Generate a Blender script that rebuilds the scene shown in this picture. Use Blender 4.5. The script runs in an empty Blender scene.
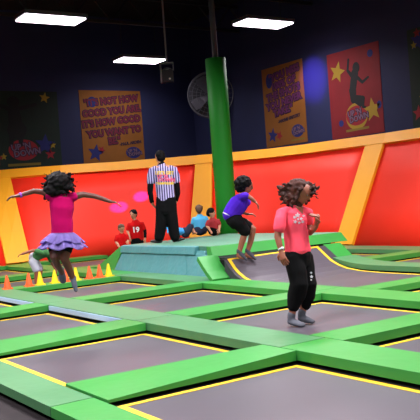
import bpy, bmesh, math, random
from mathutils import Vector, Matrix, Quaternion, noise
C = bpy.context.scene.collection
SC = bpy.context.scene
PI = math.pi
R = math.radians

# ------------------------------------------------------------------ camera frame
# world: X = right-far grid direction, Y = left-far grid direction, Z up
CAMH = 1.335
FPX = 782.0
CR = Vector((0.82965999, -0.55345306, -0.07317109))
CU = Vector((0.06736164, -0.03086565, 0.99725108))
CB = Vector((-0.55419013, -0.83230825, 0.01167351))
CR.normalize(); CB = CR.cross(CU).normalized(); CU = CB.cross(CR).normalized()
CAM = Vector((0, 0, CAMH))
def at(px, py, d):
    return CAM + (CR * ((px - 210) / FPX) - CU * ((py - 210) / FPX) - CB) * d
def on_z(px, py, z):
    v = at(px, py, 1) - CAM
    return CAM + v * ((z - CAMH) / v.z)
def on_y(px, py, y):
    v = at(px, py, 1) - CAM
    return CAM + v * (y / v.y)
RT = Vector((CR.x, CR.y, 0)).normalized()      # level right
FW = Vector((-CB.x, -CB.y, 0)).normalized()    # level away

# ------------------------------------------------------------------ materials
def lin(c):
    return tuple(((v / 255) / 12.92 if v / 255 <= .04045 else ((v / 255 + .055) / 1.055) ** 2.4) for v in c) + (1,)
MATS = {}
def mat(name, rgb, rough=.6, spec=.5, metal=0, coat=0, emit=None, es=1, noise_amt=0, noise_scale=6, bump=0, bump_scale=60, sheen=0, rgb2=None, bdist=.01):
    if name in MATS: return MATS[name]
    m = bpy.data.materials.new(name); m.use_nodes = True
    nt = m.node_tree; b = nt.nodes['Principled BSDF']
    b.inputs['Base Color'].default_value = lin(rgb)
    b.inputs['Roughness'].default_value = rough
    b.inputs['Specular IOR Level'].default_value = spec
    b.inputs['Metallic'].default_value = metal
    b.inputs['Coat Weight'].default_value = coat
    b.inputs['Coat Roughness'].default_value = .25
    tc = nt.nodes.new('ShaderNodeTexCoord')
    if noise_amt or rgb2:
        n = nt.nodes.new('ShaderNodeTexNoise'); n.inputs['Scale'].default_value = noise_scale; n.inputs['Detail'].default_value = 4
        r = nt.nodes.new('ShaderNodeValToRGB')
        k = noise_amt or .5
        c1 = lin(rgb); c2 = lin(rgb2) if rgb2 else tuple(v * (1 - k) for v in c1[:3]) + (1,)
        r.color_ramp.elements[0].position = .35; r.color_ramp.elements[1].position = .65
        r.color_ramp.elements[0].color = c2; r.color_ramp.elements[1].color = c1
        nt.links.new(tc.outputs['Object'], n.inputs['Vector'])
        nt.links.new(n.outputs['Fac'], r.inputs['Fac']); nt.links.new(r.outputs['Color'], b.inputs['Base Color'])
    if bump:
        n2 = nt.nodes.new('ShaderNodeTexNoise'); n2.inputs['Scale'].default_value = bump_scale
        bp = nt.nodes.new('ShaderNodeBump'); bp.inputs['Strength'].default_value = bump; bp.inputs['Distance'].default_value = bdist
        nt.links.new(tc.outputs['Object'], n2.inputs['Vector'])
        nt.links.new(n2.outputs['Fac'], bp.inputs['Height']); nt.links.new(bp.outputs['Normal'], b.inputs['Normal'])
    if emit:
        b.inputs['Emission Color'].default_value = lin(emit); b.inputs['Emission Strength'].default_value = es
    MATS[name] = m
    return m

M_GREEN = mat('green vinyl pad', (52, 140, 58), rough=.42, spec=.45, noise_amt=.08, noise_scale=1.5, bump=.15, bump_scale=9, bdist=.02)
M_GREEN2 = mat('dull green vinyl pad', (70, 126, 80), rough=.45, noise_amt=.08, noise_scale=1.5, bump=.15, bump_scale=9, bdist=.02)
M_PALE = mat('pale blue strip', (165, 195, 225), rough=.35)
M_BED = mat('woven trampoline bed', (82, 76, 84), rough=.42, spec=.35, noise_amt=.16, noise_scale=1.1, bump=.1, bump_scale=220, bdist=.002)
M_YEL = mat('yellow border webbing', (226, 184, 24), rough=.6, noise_amt=.1, noise_scale=9)
M_BLACK = mat('black steel frame', (5, 5, 6), rough=.7, spec=.2)
M_CARPET = mat('dark carpet', (34, 24, 28), rough=.95, noise_amt=.3, noise_scale=12)
M_RED = mat('red trampoline wall', (255, 52, 30), rough=.55, spec=.28, noise_amt=.05, noise_scale=.6)
M_ORANGE = mat('amber vinyl pad', (252, 170, 24), rough=.55, noise_amt=.05, noise_scale=1.2, bump=.1, bump_scale=4, bdist=.02)
M_WALL = mat('navy painted wall', (28, 34, 76), rough=.8, noise_amt=.15, noise_scale=.6)
M_CEIL = mat('black painted ceiling', (7, 7, 9), rough=.9)
M_TRUSS = mat('black steel truss', (14, 14, 17), rough=.6)
M_TEAL = mat('teal vinyl side', (78, 142, 146), rough=.5, noise_amt=.06, noise_scale=3, bump=.5, bump_scale=5, bdist=.05)
M_TEALTOP = mat('grey green vinyl top', (92, 142, 118), rough=.5, noise_amt=.08, noise_scale=2, bump=.3, bump_scale=4, bdist=.03)
M_PILLAR = mat('pillar green vinyl', (24, 128, 30), rough=.6, spec=.3, noise_amt=.07, noise_scale=3, bump=.25, bump_scale=5, bdist=.02)
M_LENS = mat('lit lamp lens', (255, 255, 255), emit=(255, 240, 255), es=6)
M_GREY = mat('grey metal', (90, 90, 95), rough=.4, metal=.3)
M_DKGREY = mat('dark grey plastic', (34, 34, 38), rough=.5)
M_CONE_O = mat('orange cone plastic', (250, 92, 40), rough=.4)
M_CONE_Y = mat('yellow cone plastic', (235, 205, 20), rough=.4)

# ------------------------------------------------------------------ object helpers
def tag(o, label=None, cat=None, group=None, kind=None):
    if label: o['label'] = label
    if cat: o['category'] = cat
    if group: o['group'] = group
    if kind: o['kind'] = kind
    return o
def empty(name, loc=(0, 0, 0), rz=0, label=None, cat=None, group=None):
    o = bpy.data.objects.new(name, None); C.objects.link(o)
    o.location = loc; o.rotation_euler = (0, 0, rz); o.empty_display_size = .1
    return tag(o, label, cat, group)
def inv(parent):
    p = parent; M = Matrix.Identity(4)
    while p is not None:
        M = (Matrix.Translation(p.location) @ p.rotation_euler.to_matrix().to_4x4()) @ M
        p = p.parent
    return M.inverted()
def link(name, bm, m, parent=None, world=False, smooth=False, loc=None, bevel=0, extra=None):
    """bm -> one mesh object; world=True: vertices are world coordinates and get moved into the parent's frame"""
    if world and parent is not None: bm.transform(inv(parent))
    if world and parent is None and loc is not None: bm.transform(Matrix.Translation(-Vector(loc)))
    if bevel:
        es = [e for e in bm.edges if len(e.link_faces) == 2 and e.calc_face_angle(0) > .6]
        bmesh.ops.bevel(bm, geom=es, offset=bevel, segments=3, affect='EDGES', profile=.6)
    bmesh.ops.recalc_face_normals(bm, faces=bm.faces)
    me = bpy.data.meshes.new(name); bm.to_mesh(me); bm.free()
    if smooth:
        for p in me.polygons: p.use_smooth = True
    me.materials.append(m)
    for x in (extra or []): me.materials.append(x)
    o = bpy.data.objects.new(name, me); C.objects.link(o)
    if parent is not None: o.parent = parent
    if loc is not None: o.location = loc
    return o
def box(bm, x0, x1, y0, y1, z0, z1):
    v = [bm.verts.new((x, y, z)) for z in (z0, z1) for x, y in ((x0, y0), (x1, y0), (x1, y1), (x0, y1))]
    for f in ((0, 3, 2, 1), (4, 5, 6, 7), (0, 1, 5, 4), (1, 2, 6, 5), (2, 3, 7, 6), (3, 0, 4, 7)):
        bm.faces.new([v[i] for i in f])
    return v
def hexa(bm, b4, t4):
    v = [bm.verts.new(p) for p in list(b4) + list(t4)]
    for f in ((0, 3, 2, 1), (4, 5, 6, 7), (0, 1, 5, 4), (1, 2, 6, 5), (2, 3, 7, 6), (3, 0, 4, 7)):
        bm.faces.new([v[i] for i in f])
def strip_solid(bm, top, bot):
    """top, bot: lists of (left, right) point pairs -> closed solid"""
    T = [(bm.verts.new(a), bm.verts.new(b)) for a, b in top]
    B = [(bm.verts.new(a), bm.verts.new(b)) for a, b in bot]
    for i in range(len(T) - 1):
        bm.faces.new((T[i][0], T[i][1], T[i + 1][1], T[i + 1][0]))
        bm.faces.new((B[i][0], B[i + 1][0], B[i + 1][1], B[i][1]))
        bm.faces.new((T[i][0], T[i + 1][0], B[i + 1][0], B[i][0]))
        bm.faces.new((T[i][1], B[i][1], B[i + 1][1], T[i + 1][1]))
    bm.faces.new((T[0][0], B[0][0], B[0][1], T[0][1]))
    bm.faces.new((T[-1][0], T[-1][1], B[-1][1], B[-1][0]))
def tube(bm, pts, rads, side=None, n=14, cap=True):
    """tapered tube; radius may be (half width along side, half depth)"""
    pts = [Vector(p) for p in pts]
    rads = [(r, r) if not isinstance(r, (tuple, list)) else r for r in rads]
    P, Q = [], []
    if cap:
        d = (pts[0] - pts[1]).normalized(); r = rads[0]; m_ = min(r)
        for t in (85, 55, 28):
            P.append(pts[0] + d * m_ * math.sin(R(t)) * .9); Q.append((r[0] * max(math.cos(R(t)), .05), r[1] * max(math.cos(R(t)), .05)))
    P += pts; Q += list(rads)
    if cap:
        d = (pts[-1] - pts[-2]).normalized(); r = rads[-1]; m_ = min(r)
        for t in (28, 55, 85):
            P.append(pts[-1] + d * m_ * math.sin(R(t)) * .9); Q.append((r[0] * max(math.cos(R(t)), .05), r[1] * max(math.cos(R(t)), .05)))
    rings = []; ref = Vector(side) if side is not None else None
    for i, p in enumerate(P):
        a = P[max(i - 1, 0)]; b = P[min(i + 1, len(P) - 1)]
        t = (b - a).normalized()
        if ref is None:
            ref = t.orthogonal()
        s = (ref - t * ref.dot(t))
        if s.length < 1e-4: s = t.orthogonal()
        s.normalize(); u = t.cross(s)
        if side is None: ref = s
        rings.append([bm.verts.new(p + s * (math.cos(2 * PI * k / n) * Q[i][0]) + u * (math.sin(2 * PI * k / n) * Q[i][1])) for k in range(n)])
    for i in range(len(rings) - 1):
        for k in range(n):
            bm.faces.new((rings[i][k], rings[i][(k + 1) % n], rings[i + 1][(k + 1) % n], rings[i + 1][k]))
    bm.faces.new(rings[0][::-1]); bm.faces.new(rings[-1])
def ell(bm, c, rad, axes=None, seg=16, rings=10):
    M = Matrix.Identity(4)
    if axes:
        M = Matrix((axes[0], axes[1], axes[2])).transposed().to_4x4()
    M = Matrix.Translation(Vector(c)) @ M @ Matrix.Diagonal((*rad, 1))
    bmesh.ops.create_uvsphere(bm, u_segments=seg, v_segments=rings, radius=1, matrix=M)
def remesh(bm, voxel, smooth=2):
    me = bpy.data.meshes.new('tmp'); bm.to_mesh(me); bm.free()
    o = bpy.data.objects.new('tmp', me); C.objects.link(o)
    md = o.modifiers.new('r', 'REMESH'); md.mode = 'VOXEL'; md.voxel_size = voxel
    if smooth:
        s = o.modifiers.new('s', 'SMOOTH'); s.iterations = smooth; s.factor = .5
    dg = bpy.context.evaluated_depsgraph_get()
    m2 = bpy.data.meshes.new_from_object(o.evaluated_get(dg))
    bpy.data.objects.remove(o); bpy.data.meshes.remove(me)
    b = bmesh.new(); b.from_mesh(m2); bpy.data.meshes.remove(m2)
    return b
def text_bm(s, size, xscale=1.0, depth=.003, bold=.0, align='CENTER', line=1.0, shear=0):
    cu = bpy.data.curves.new('t', 'FONT'); cu.body = s; cu.size = size; cu.extrude = depth; cu.offset = bold
    cu.align_x = align; cu.align_y = 'CENTER'; cu.space_line = line; cu.shear = shear; cu.resolution_u = 2
    o = bpy.data.objects.new('t', cu); C.objects.link(o)
    dg = bpy.context.evaluated_depsgraph_get()
    me = bpy.data.meshes.new_from_object(o.evaluated_get(dg))
    bpy.data.objects.remove(o)
    b = bmesh.new(); b.from_mesh(me); bpy.data.meshes.remove(me)
    b.transform(Matrix.Rotation(PI / 2, 4, 'X') @ Matrix.Diagonal((xscale, 1, 1, 1)))
    return b

# ------------------------------------------------------------------ room shell
AW, BW = 23.1, 15.0
RX0, RY0, RZ = -9.0, -7.0, 7.6
def struct(name, bm, m): return tag(link(name, bm, m), kind='structure')
b = bmesh.new(); box(b, RX0, BW, RY0, AW, -.2, -.1); struct('floor', b, M_CARPET)
b = bmesh.new(); box(b, RX0, BW, RY0, AW, RZ, RZ + .1); struct('ceiling', b, M_CEIL)
b = bmesh.new(); box(b, RX0, BW, AW, AW + .15, -.1, RZ); struct('wall_back', b, M_WALL)
b = bmesh.new(); box(b, BW, BW + .15, RY0, AW, -.1, RZ); struct('wall_right', b, M_WALL)
b = bmesh.new(); box(b, RX0 - .15, RX0, RY0, AW, -.1, RZ); struct('wall_left', b, M_WALL)
b = bmesh.new(); box(b, RX0, BW, RY0 - .15, RY0, -.1, RZ); struct('wall_front', b, M_WALL)

# ------------------------------------------------------------------ trampoline grid
PX = [(1.93, 2.26), (3.92, 4.42), (6.38, 6.95), (9.12, 9.68), (11.55, 12.3)]
PY = [(2.25, 2.75), (4.80, 5.24), (7.25, 7.75), (9.92, 10.40), (12.62, 13.14), (15.3, 15.85), (18.7, 19.3)]
XC = [(a + c) / 2 for a, c in PX]; YC = [(a + c) / 2 for a, c in PY]
PADZ0, PADZ1 = .025, .105
ROWN = ['nearest', 'second', 'third', 'fourth', 'fifth', 'far', 'farthest']

def frame_ring(bm, o, i, z0, z1):
    """rectangular ring between outer rect o and inner rect i (x0,x1,y0,y1)"""
    box(bm, o[0], i[0], o[2], o[3], z0, z1); box(bm, i[1], o[1], o[2], o[3], z0, z1)
    box(bm, i[0], i[1], o[2], i[2], z0, z1); box(bm, i[0], i[1], i[3], o[3], z0, z1)

BED_LABEL = {}
def trampoline(x0, x1, y0, y1, label):
    """x0..y1 = inner edges of the pads around it"""
    cx, cy = (x0 + x1) / 2, (y0 + y1) / 2
    t = empty('trampoline', (cx, cy, -.1), 0, label, 'trampoline', None)
    o = (x0 - .12, x1 + .12, y0 - .12, y1 + .12); w = (x0 + .042, x1 - .042, y0 + .042, y1 - .042); n = (x0 + .092, x1 - .092, y0 + .092, y1 - .092)
    bm = bmesh.new(); frame_ring(bm, o, w, -.1, -.003); link('frame', bm, M_BLACK, t, world=True)
    bm = bmesh.new(); frame_ring(bm, w, n, -.02, .004); link('border', bm, M_YEL, t, world=True)
    bm = bmesh.new(); box(bm, n[0], n[1], n[2], n[3], -.02, 0); link('bed', bm, M_BED, t, world=True)
    return t
def pad(x0, x1, y0, y1, label, m=None, group=None, z0=PADZ0, z1=PADZ1, side=None, parent=None):
    cx, cy = (x0 + x1) / 2, (y0 + y1) / 2
    bm = bmesh.new()
    g = .006
    box(bm, x0 + g, x1 - g, y0 + g, y1 - g, z0, z1)
    for v in bm.verts: v.co -= Vector((cx, cy, z0))
    o = link('floor_pad', bm, m or M_GREEN, None, bevel=.022, smooth=False, loc=(cx, cy, z0))
    for p in o.data.polygons: p.use_smooth = False
    tag(o, label, 'pad', group)
    return o

LAB = {}   # filled below: (kind, i, j) -> label
exec_labels = None
LAB.update({
('bed',0,0): 'largest grey trampoline, nearest the camera at the bottom right, edged in yellow',
('bed',0,1): 'grey trampoline beside the dark carpet, second nearest the camera, empty',
('bed',0,2): 'grey trampoline at the left edge, third back along the dark carpet',
('bed',0,3): 'thin corner of a grey trampoline at the left edge beside the pale blue pad side',
('bed',1,0): 'small corner of grey trampoline at the right edge, nearer than the pink-shirted girl',
('bed',1,1): 'grey trampoline that the girl in the pink tee lands on',
('bed',1,2): 'empty grey trampoline left of the pink-shirted girl, before the platform corner',
('bed',1,3): 'grey trampoline right in front of the row of cones',
('bed',1,4): 'grey trampoline with the bending child, behind the row of cones',
('bed',1,5): 'far grey trampoline at the left edge, next to the red wall',
('bed',2,1): 'grey trampoline at the right edge in the lane of the curved ramp',
('bed',2,5): 'far grey trampoline left of the platform under the red wall',
('bed',3,2): 'narrow grey trampoline at the right edge behind the ramp lane',
('bed',3,3): 'narrow grey trampoline at the foot of the rightmost amber strut',
('along',0,0): 'green pad between the dark carpet and the nearest trampoline, at the bottom left',
('along',0,1): 'dull green pad bordering the dark carpet at the left edge',
('along',1,0): 'long green pad crossing the lower right, above the nearest trampoline\'s far corner',
('along',1,1): 'dull green pad in the middle, between the pink-shirted girl\'s trampoline and the empty nearer one',
('along',1,2): 'grey green pad with a pale blue side, right of the left edge',
('along',1,3): 'green pad with a pale blue side touching the left edge of the picture',
('along',1,4): 'green pad at the left edge under the leftmost orange cone',
('along',2,1): 'long green pad behind the pink-shirted girl, running out at the right edge',
('along',2,2): 'green pad between the ramp trampoline and the empty one left of the pink girl',
('along',2,3): 'green pad lying along the foot of the teal platform side',
('along',2,4): 'green pad behind the last cones, left of the platform',
('along',2,5): 'olive green far pad beyond the bending child, near the red wall',
('along',3,2): 'curving green pad on the far side of the ramp lane at the right edge',
('along',4,3): 'pale green pad at the foot of the right red wall',
('along',4,4): 'green pad at the wall foot behind the right end of the platform',
('cross',0,1): 'broad green pad between the two nearest trampolines at the bottom',
('cross',0,2): 'green pad on the left, between the second and third trampolines along the carpet',
('cross',0,3): 'short green pad at the left edge beside the thin trampoline corner',
('cross',1,1): 'green pad in front of the pink-shirted girl\'s trampoline at the right edge',
('cross',1,2): 'green pad whose end lies behind the pink-shirted girl\'s feet',
('cross',1,3): 'green pad between the cone trampoline and the empty one before the platform corner',
('cross',1,4): 'bright green pad that carries the row of cones',
('cross',1,5): 'green pad behind the bending child\'s trampoline',
('cross',1,6): 'green pad at the very left edge at the foot of the red wall',
('cross',2,2): 'green pad crossing the ramp lane at the right edge',
('cross',2,5): 'green pad under the small boy in red, left of the platform',
('cross',2,6): 'long green pad at the foot of the red wall left of the platform',
('cross',3,3): 'green pad running to the rightmost red wall panel from the ramp',
})


for (kind, i, j), lb in LAB.items():
    if kind == 'bed':
        x0 = 10.3 if (i, j) == (3, 3) else PX[i][1]
        trampoline(x0, PX[i + 1][0], PY[j][1], 6.88 if (i, j) == (2, 1) else PY[j + 1][0], lb)
    elif kind == 'along':      # pads that run away to the left, one piece per trampoline
        y0, y1 = YC[j], YC[j + 1]
        if (i, j) == (3, 2):      # this one follows the rise of the ramp
            pr_ = [(7.5, .105), (9.0, .105), (9.35, .112), (9.62, .135), (9.85, .17), (10.03, .21)]
            bm = bmesh.new(); strip_solid(bm, [((9.135, y, z), (9.67, y, z)) for y, z in pr_], [((9.135, y, z - .08), (9.67, y, z - .08)) for y, z in pr_])
            tag(link('floor_pad', bm, M_GREEN2, None, world=True, loc=(9.4, 8.7, .03), bevel=.015), lb, 'pad'); continue
        dull = (i, j) in ((0, 1), (1, 1), (1, 3), (1, 2), (2, 3), (4, 3))
        o = pad(PX[i][0], PX[i][1], y0, y1, lb, M_GREEN2 if dull else None, z0=-.04 if i == 0 else PADZ0, z1=.03 if i == 0 else PADZ1)
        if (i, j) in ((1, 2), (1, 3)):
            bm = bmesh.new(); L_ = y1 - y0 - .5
            box(bm, -(PX[i][1] - PX[i][0]) / 2 - .012, -(PX[i][1] - PX[i][0]) / 2 + .01, -L_ / 2, L_ / 2, .012, .07)  # thin pale blue strip over the near side face of the pad
            f_ = link('side_strip', bm, M_PALE, o); f_['label'] = 'pale blue side strip'
    else:
        x0 = 9.72 if (i, j) == (3, 3) else PX[i][1]
        ys = (6.88, 7.29) if (i, j) == (2, 2) else PY[j]
        o = pad(x0, PX[i + 1][0], ys[0], ys[1], lb)
        if i == 0:                # this end slopes down to the flat edge pad
            w_ = (PX[1][0] - x0) / 2
            for v in o.data.vertices:
                f_ = min(1, (v.co.x + w_) / .55)
                if v.co.z > .04: v.co.z = v.co.z - (1 - f_) * .060
                if v.co.y > 0: v.co.y += (1 - f_) * .30

# ------------------------------------------------------------------ curved ramp trampoline in the third lane
RX = (PX[2][1], PX[3][0])
PF = [(7.33, 0), (8.7, .004), (9.2, .015), (9.5, .055), (9.72, .12), (9.86, .19), (9.97, .27), (10.04, .34), (10.10, .40)]
PB = [(7.33, 0), (8.8, .0), (9.3, .015), (9.62, .05), (9.82, .10), (9.98, .165), (10.11, .25), (10.23, .33), (10.34, .405)]
def ramp_pt(u, k):
    """u = 0 near side .. 1 far side, k = station along the curve"""
    i = min(int(k), 7); f = k - i
    y = [q[i][0] * (1 - f) + q[i + 1][0] * f for q in (PF, PB)]; z = [q[i][1] * (1 - f) + q[i + 1][1] * f for q in (PF, PB)]
    return y[0] * (1 - u) + y[1] * u, z[0] * (1 - u) + z[1] * u
def ramp_strip(bm, x0, x1, k0, k1, up=0.0, th=.02, base=None):
    n = 24; top, bot = [], []
    for q in range(n + 1):
        k = k0 + (k1 - k0) * q / n; pr_ = []
        for x in (x0, x1):
            y, z = ramp_pt((x - RX[0]) / (RX[1] - RX[0]), k); pr_.append((x, y, z + up))
        top.append(tuple(pr_)); bot.append(tuple((c_[0], c_[1], c_[2] - th if base is None else base) for c_ in pr_))
    strip_solid(bm, top, bot)
t = empty('ramp_trampoline', (sum(RX) / 2, 8.9, -.1), 0, 'grey trampoline that curves up into a ramp below the boy in purple, edged in yellow', 'trampoline')
bm = bmesh.new(); ramp_strip(bm, RX[0] + .10, RX[1] - .10, .12, 7.75); link('bed', bm, M_BED, t, world=True)
bm = bmesh.new()
ramp_strip(bm, RX[0] + .04, RX[0] + .10, .05, 8, .005); ramp_strip(bm, RX[1] - .10, RX[1] - .04, .05, 8, .005)
ramp_strip(bm, RX[0] + .10, RX[1] - .10, .05, .12, .005); ramp_strip(bm, RX[0] + .10, RX[1] - .10, 7.75, 8, .005)
link('border', bm, M_YEL, t, world=True)
bm = bmesh.new()
ramp_strip(bm, RX[0] - .0, RX[0] + .04, 0, 8, -.006, base=-.1); ramp_strip(bm, RX[1] - .04, RX[1] + .01, 0, 8, -.006, base=-.1)
hexa(bm, [(RX[0], 10.11, -.1), (RX[1], 10.35, -.1), (RX[1], 10.45, -.1), (RX[0], 10.3, -.1)], [(RX[0], 10.11, .39), (RX[1], 10.35, .395), (RX[1], 10.45, .395), (RX[0], 10.3, .39)])
link('frame', bm, M_BLACK, t, world=True)
M_MARG = mat('dark margin cloth', (50, 45, 54), rough=.6)
bm = bmesh.new(); ramp_strip(bm, RX[0] - .03, RX[0] + .036, .3, 8, -.002, base=-.02); link('margin', bm, M_MARG, t, world=True)
bm = bmesh.new(); ramp_strip(bm, RX[1] - .036, RX[1] + .14, 4.6, 8, -.002, th=.02); link('margin', bm, M_MARG, t, world=True)
# slanted pads at both sides of the ramp
def slanted(x0, x1, pr, th, label):
    cx = (x0 + x1) / 2; cy = pr[0][0]
    bm = bmesh.new()
    strip_solid(bm, [((x0, y, z), (x1, y, z)) for y, z in pr], [((x0, y + th * .6, z - th), (x1, y + th * .6, z - th)) for y, z in pr])
    o = link('ramp_pad', bm, M_GREEN, None, world=True, loc=(cx, cy, pr[0][1]), bevel=.015)
    return tag(o, label, 'pad')
slanted(6.60, 6.97, [(9.98, .13), (10.12, .24), (10.25, .36), (10.36, .47)], .06, 'steep bright green pad leaning on the right corner of the teal platform')
slanted(9.27, 9.67, [(10.05, .16), (10.16, .24), (10.28, .33), (10.40, .42)], .30, 'bright green pad sloping up the far right side of the ramp trampoline')

# ------------------------------------------------------------------ padded platform
t = empty('padded_platform', (8.4, 12.4, -.1), 0, 'low block-shaped platform with teal padded sides that the striped referee stands on', 'platform')
bm = bmesh.new()   # top pad
hexa(bm, [(7.22, 10.88, .50), (10.1, 10.84, .50), (10.0, 14.3, .50), (7.22, 14.0, .50)], [(7.20, 10.92, .575), (10.1, 10.88, .575), (10.0, 14.35, .575), (7.20, 14.02, .575)])
link('top_pad', bm, M_TEALTOP, t, world=True, bevel=.018)
bm = bmesh.new()   # top edge trim pad along the front left
hexa(bm, [(7.10, 11.25, .44), (7.22, 11.25, .44), (7.22, 14.0, .44), (7.10, 14.0, .44)], [(7.13, 11.25, .565), (7.22, 11.25, .58), (7.22, 14.0, .58), (7.13, 14.0, .565)])
link('edge_pad', bm, M_PALE if False else M_TEAL, t, world=True, bevel=.01)
YA, YB = 10.66, 14.15
def side_panel(ya0, ya1, yt0, yt1):
    bm = bmesh.new()
    n = 24; T, Bq = [], []
    hexa(bm, [(6.96, ya0, .0), (7.1, ya0, .0), (7.1, ya1, .0), (6.96, ya1, .0)], [(7.16, yt0, .50), (7.3, yt0, .50), (7.3, yt1, .50), (7.16, yt1, .50)])
    return link('side_panel', bm, M_TEAL, t, world=True, bevel=.015)
side_panel(11.32, YB, 11.62, 13.95)
side_panel(10.52, 11.305, 11.02, 11.605)
bm = bmesh.new(); box(bm, 7.28, 9.95, 10.95, 13.9, -.1, .5); link('core', bm, M_BLACK, t, world=True)
bm = bmesh.new()   # green end pad facing the ramp
hexa(bm, [(7.14, 10.74, .41), (10.14, 10.70, .41), (10.14, 10.86, .41), (7.14, 10.90, .41)], [(7.18, 10.86, .572), (10.10, 10.82, .572), (10.10, 10.94, .572), (7.18, 10.98, .572)])
link('end_pad', bm, M_GREEN, t, world=True, bevel=.02)
bm = bmesh.new()
hexa(bm, [(7.12, 10.32, -.1), (9.2, 10.46, -.1), (9.2, 10.78, -.1), (7.12, 10.78, -.1)], [(7.12, 10.32, .39), (9.2, 10.46, .39), (9.2, 10.78, .405), (7.12, 10.78, .405)])
link('end_frame', bm, M_BLACK, t, world=True)
bm = bmesh.new()   # green slope at the far left end
hexa(bm, [(6.98, 14.16, .0), (9.0, 14.16, .0), (9.0, 15.25, .0), (6.98, 15.2, .0)], [(7.2, 14.05, .54), (9.0, 14.36, .54), (9.0, 14.5, .54), (7.2, 14.2, .54)])
link('slope_pad', bm, M_GREEN, t, world=True, bevel=.015)

# ------------------------------------------------------------------ inclined trampoline walls
def tp(px, py): return on_z(px, py, 2.6)
TOPS = [(-14, 173.2), (8, 171.3), (60, 166.6), (120, 162.4), (170, 158.6), (196.5, 156.2), (212.5, 154.9), (240, 152.6), (265, 150.2), (300, 146.3), (330, 142.2), (370, 136.8), (388, 134.4)]
T = [tp(*p) for p in TOPS]
Bs = [(6.6, 19.4), (7.25, 19.4), (8.3, 19.4), (9.6, 19.1), (10.6, 18.4), (11.15, 17.9), (11.6, 17.45), (12.1, 16.8), (12.45, 16.2), (12.55, 15.4), (12.55, 14.6), (12.55, 13.62), (12.55, 13.05)]
Bs = [Vector((x, y, .08)) for x, y in Bs]
def S(u, v, off=0.0):
    """point on the wall, u = station, v = 0 bottom .. 1 top, off = out towards the floor side"""
    i = min(int(u), len(T) - 2) if u >= 0 else 0
    f = u - i
    bq = Bs[i].lerp(Bs[i + 1], f); tq = T[i].lerp(T[i + 1], f)
    p = bq.lerp(tq, v)
    if off:
        du = (Bs[i + 1] - Bs[i]).normalized(); n = du.cross(tq - bq).normalized()
        if n.dot(CAM - p) < 0: n = -n
        p = p + n * off
    return p
def wall_patch(us, vs, o0, o1, curve=0):
    bm = bmesh.new()
    F = [[bm.verts.new(S(u, v, o1)) for v in vs] for u in us]
    K = [[bm.verts.new(S(u, v, o0)) for v in vs] for u in us]
    nu, nv = len(us), len(vs)
    for i in range(nu - 1):
        for j in range(nv - 1):
            bm.faces.new((F[i][j], F[i + 1][j], F[i + 1][j + 1], F[i][j + 1]))
            bm.faces.new((K[i][j], K[i][j + 1], K[i + 1][j + 1], K[i + 1][j]))
    for i in range(nu - 1):
        bm.faces.new((F[i][0], K[i][0], K[i + 1][0], F[i + 1][0])); bm.faces.new((F[i][-1], F[i + 1][-1], K[i + 1][-1], K[i][-1]))
    for j in range(nv - 1):
        bm.faces.new((F[0][j], F[0][j + 1], K[0][j + 1], K[0][j])); bm.faces.new((F[-1][j], K[-1][j], K[-1][j + 1], F[-1][j + 1]))
    return bm
def lin_(a, c, n): return [a + (c - a) * k / n for k in range(n + 1)]
VR = .905
def wall_thing(name, us, vs, o0, o1, m, label, cat, bevel=0, group=None):
    p = S(us[len(us) // 2], 0)
    o = link(name, wall_patch(us, vs, o0, o1), m, None, world=True, loc=(p.x, p.y, p.z), bevel=bevel, smooth=('pad' not in name))
    return tag(o, label, cat, group)
for o in ():
    pass
wall_thing('wall_trampoline', lin_(1, 5, 12), lin_(0, VR, 4), -.1, 0, M_RED, 'broad red slanted trampoline wall between the left amber strut and the one by the referee', 'trampoline wall')
wall_thing('wall_trampoline', lin_(6, 11, 15), lin_(0, VR, 4), -.1, 0, M_RED, 'red slanted trampoline wall right of the green pillar, behind the girl in the pink tee', 'trampoline wall')
wall_thing('wall_strut_pad', lin_(0, 1, 2), lin_(0, VR, 3), -.1, .07, M_ORANGE, 'wide leftmost amber strut pad slanting on the red wall near the jumping girl', 'pad', .02)
wall_thing('wall_strut_pad', lin_(5, 6, 2), lin_(0, VR, 3), -.1, .07, M_ORANGE, 'pale amber upright strut pad between the referee and the green pillar', 'pad', .02)
wall_thing('wall_strut_pad', lin_(11, 12, 2), lin_(0, VR, 3), -.1, .07, M_ORANGE, 'rightmost amber strut pad, leaning right between two red walls', 'pad', .02)
wall_thing('wall_rail_pad', lin_(0, 5.95, 18), [VR, 1.0], -.12, .08, M_ORANGE, 'amber top rail pad of the wall left of the green pillar', 'pad')
wall_thing('wall_rail_pad', lin_(5.97, 12, 18), [VR, 1.0], -.12, .08, M_ORANGE, 'amber top rail pad of the wall right of the green pillar', 'pad')
# straight continuations out of the frame
T_r = [T[-1], Vector((T[-1].x + .12, 3.0, 2.6))]; B_r = [Bs[-1], Vector((12.5, 3.0, .08))]
T_l = [Vector((0.0, T[0].y + .3, 2.6)), T[0]]; B_l = [Vector((0.0, 19.4, .08)), Bs[0]]
T0, B0 = T, Bs
T, Bs = T_r, B_r
wall_thing('wall_trampoline', lin_(0, 1, 4), lin_(0, VR, 3), -.1, 0, M_RED, 'red slanted trampoline wall at the right edge, right of the last amber strut', 'trampoline wall')
wall_thing('wall_rail_pad', lin_(0, 1, 4), [VR, 1.0], -.12, .08, M_ORANGE, 'amber top rail pad at the right edge, under the dark green poster', 'pad')
T, Bs = T_l, B_l
wall_thing('wall_trampoline', lin_(0, 1, 4), lin_(0, VR, 3), -.1, 0, M_RED, 'sliver of red slanted trampoline wall left of the leftmost amber strut', 'trampoline wall')
wall_thing('wall_rail_pad', lin_(0, 1, 4), [VR, 1.0], -.12, .08, M_ORANGE, 'amber top rail pad left of the leftmost strut, at the edge', 'pad')
T, Bs = T0, B0

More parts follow.
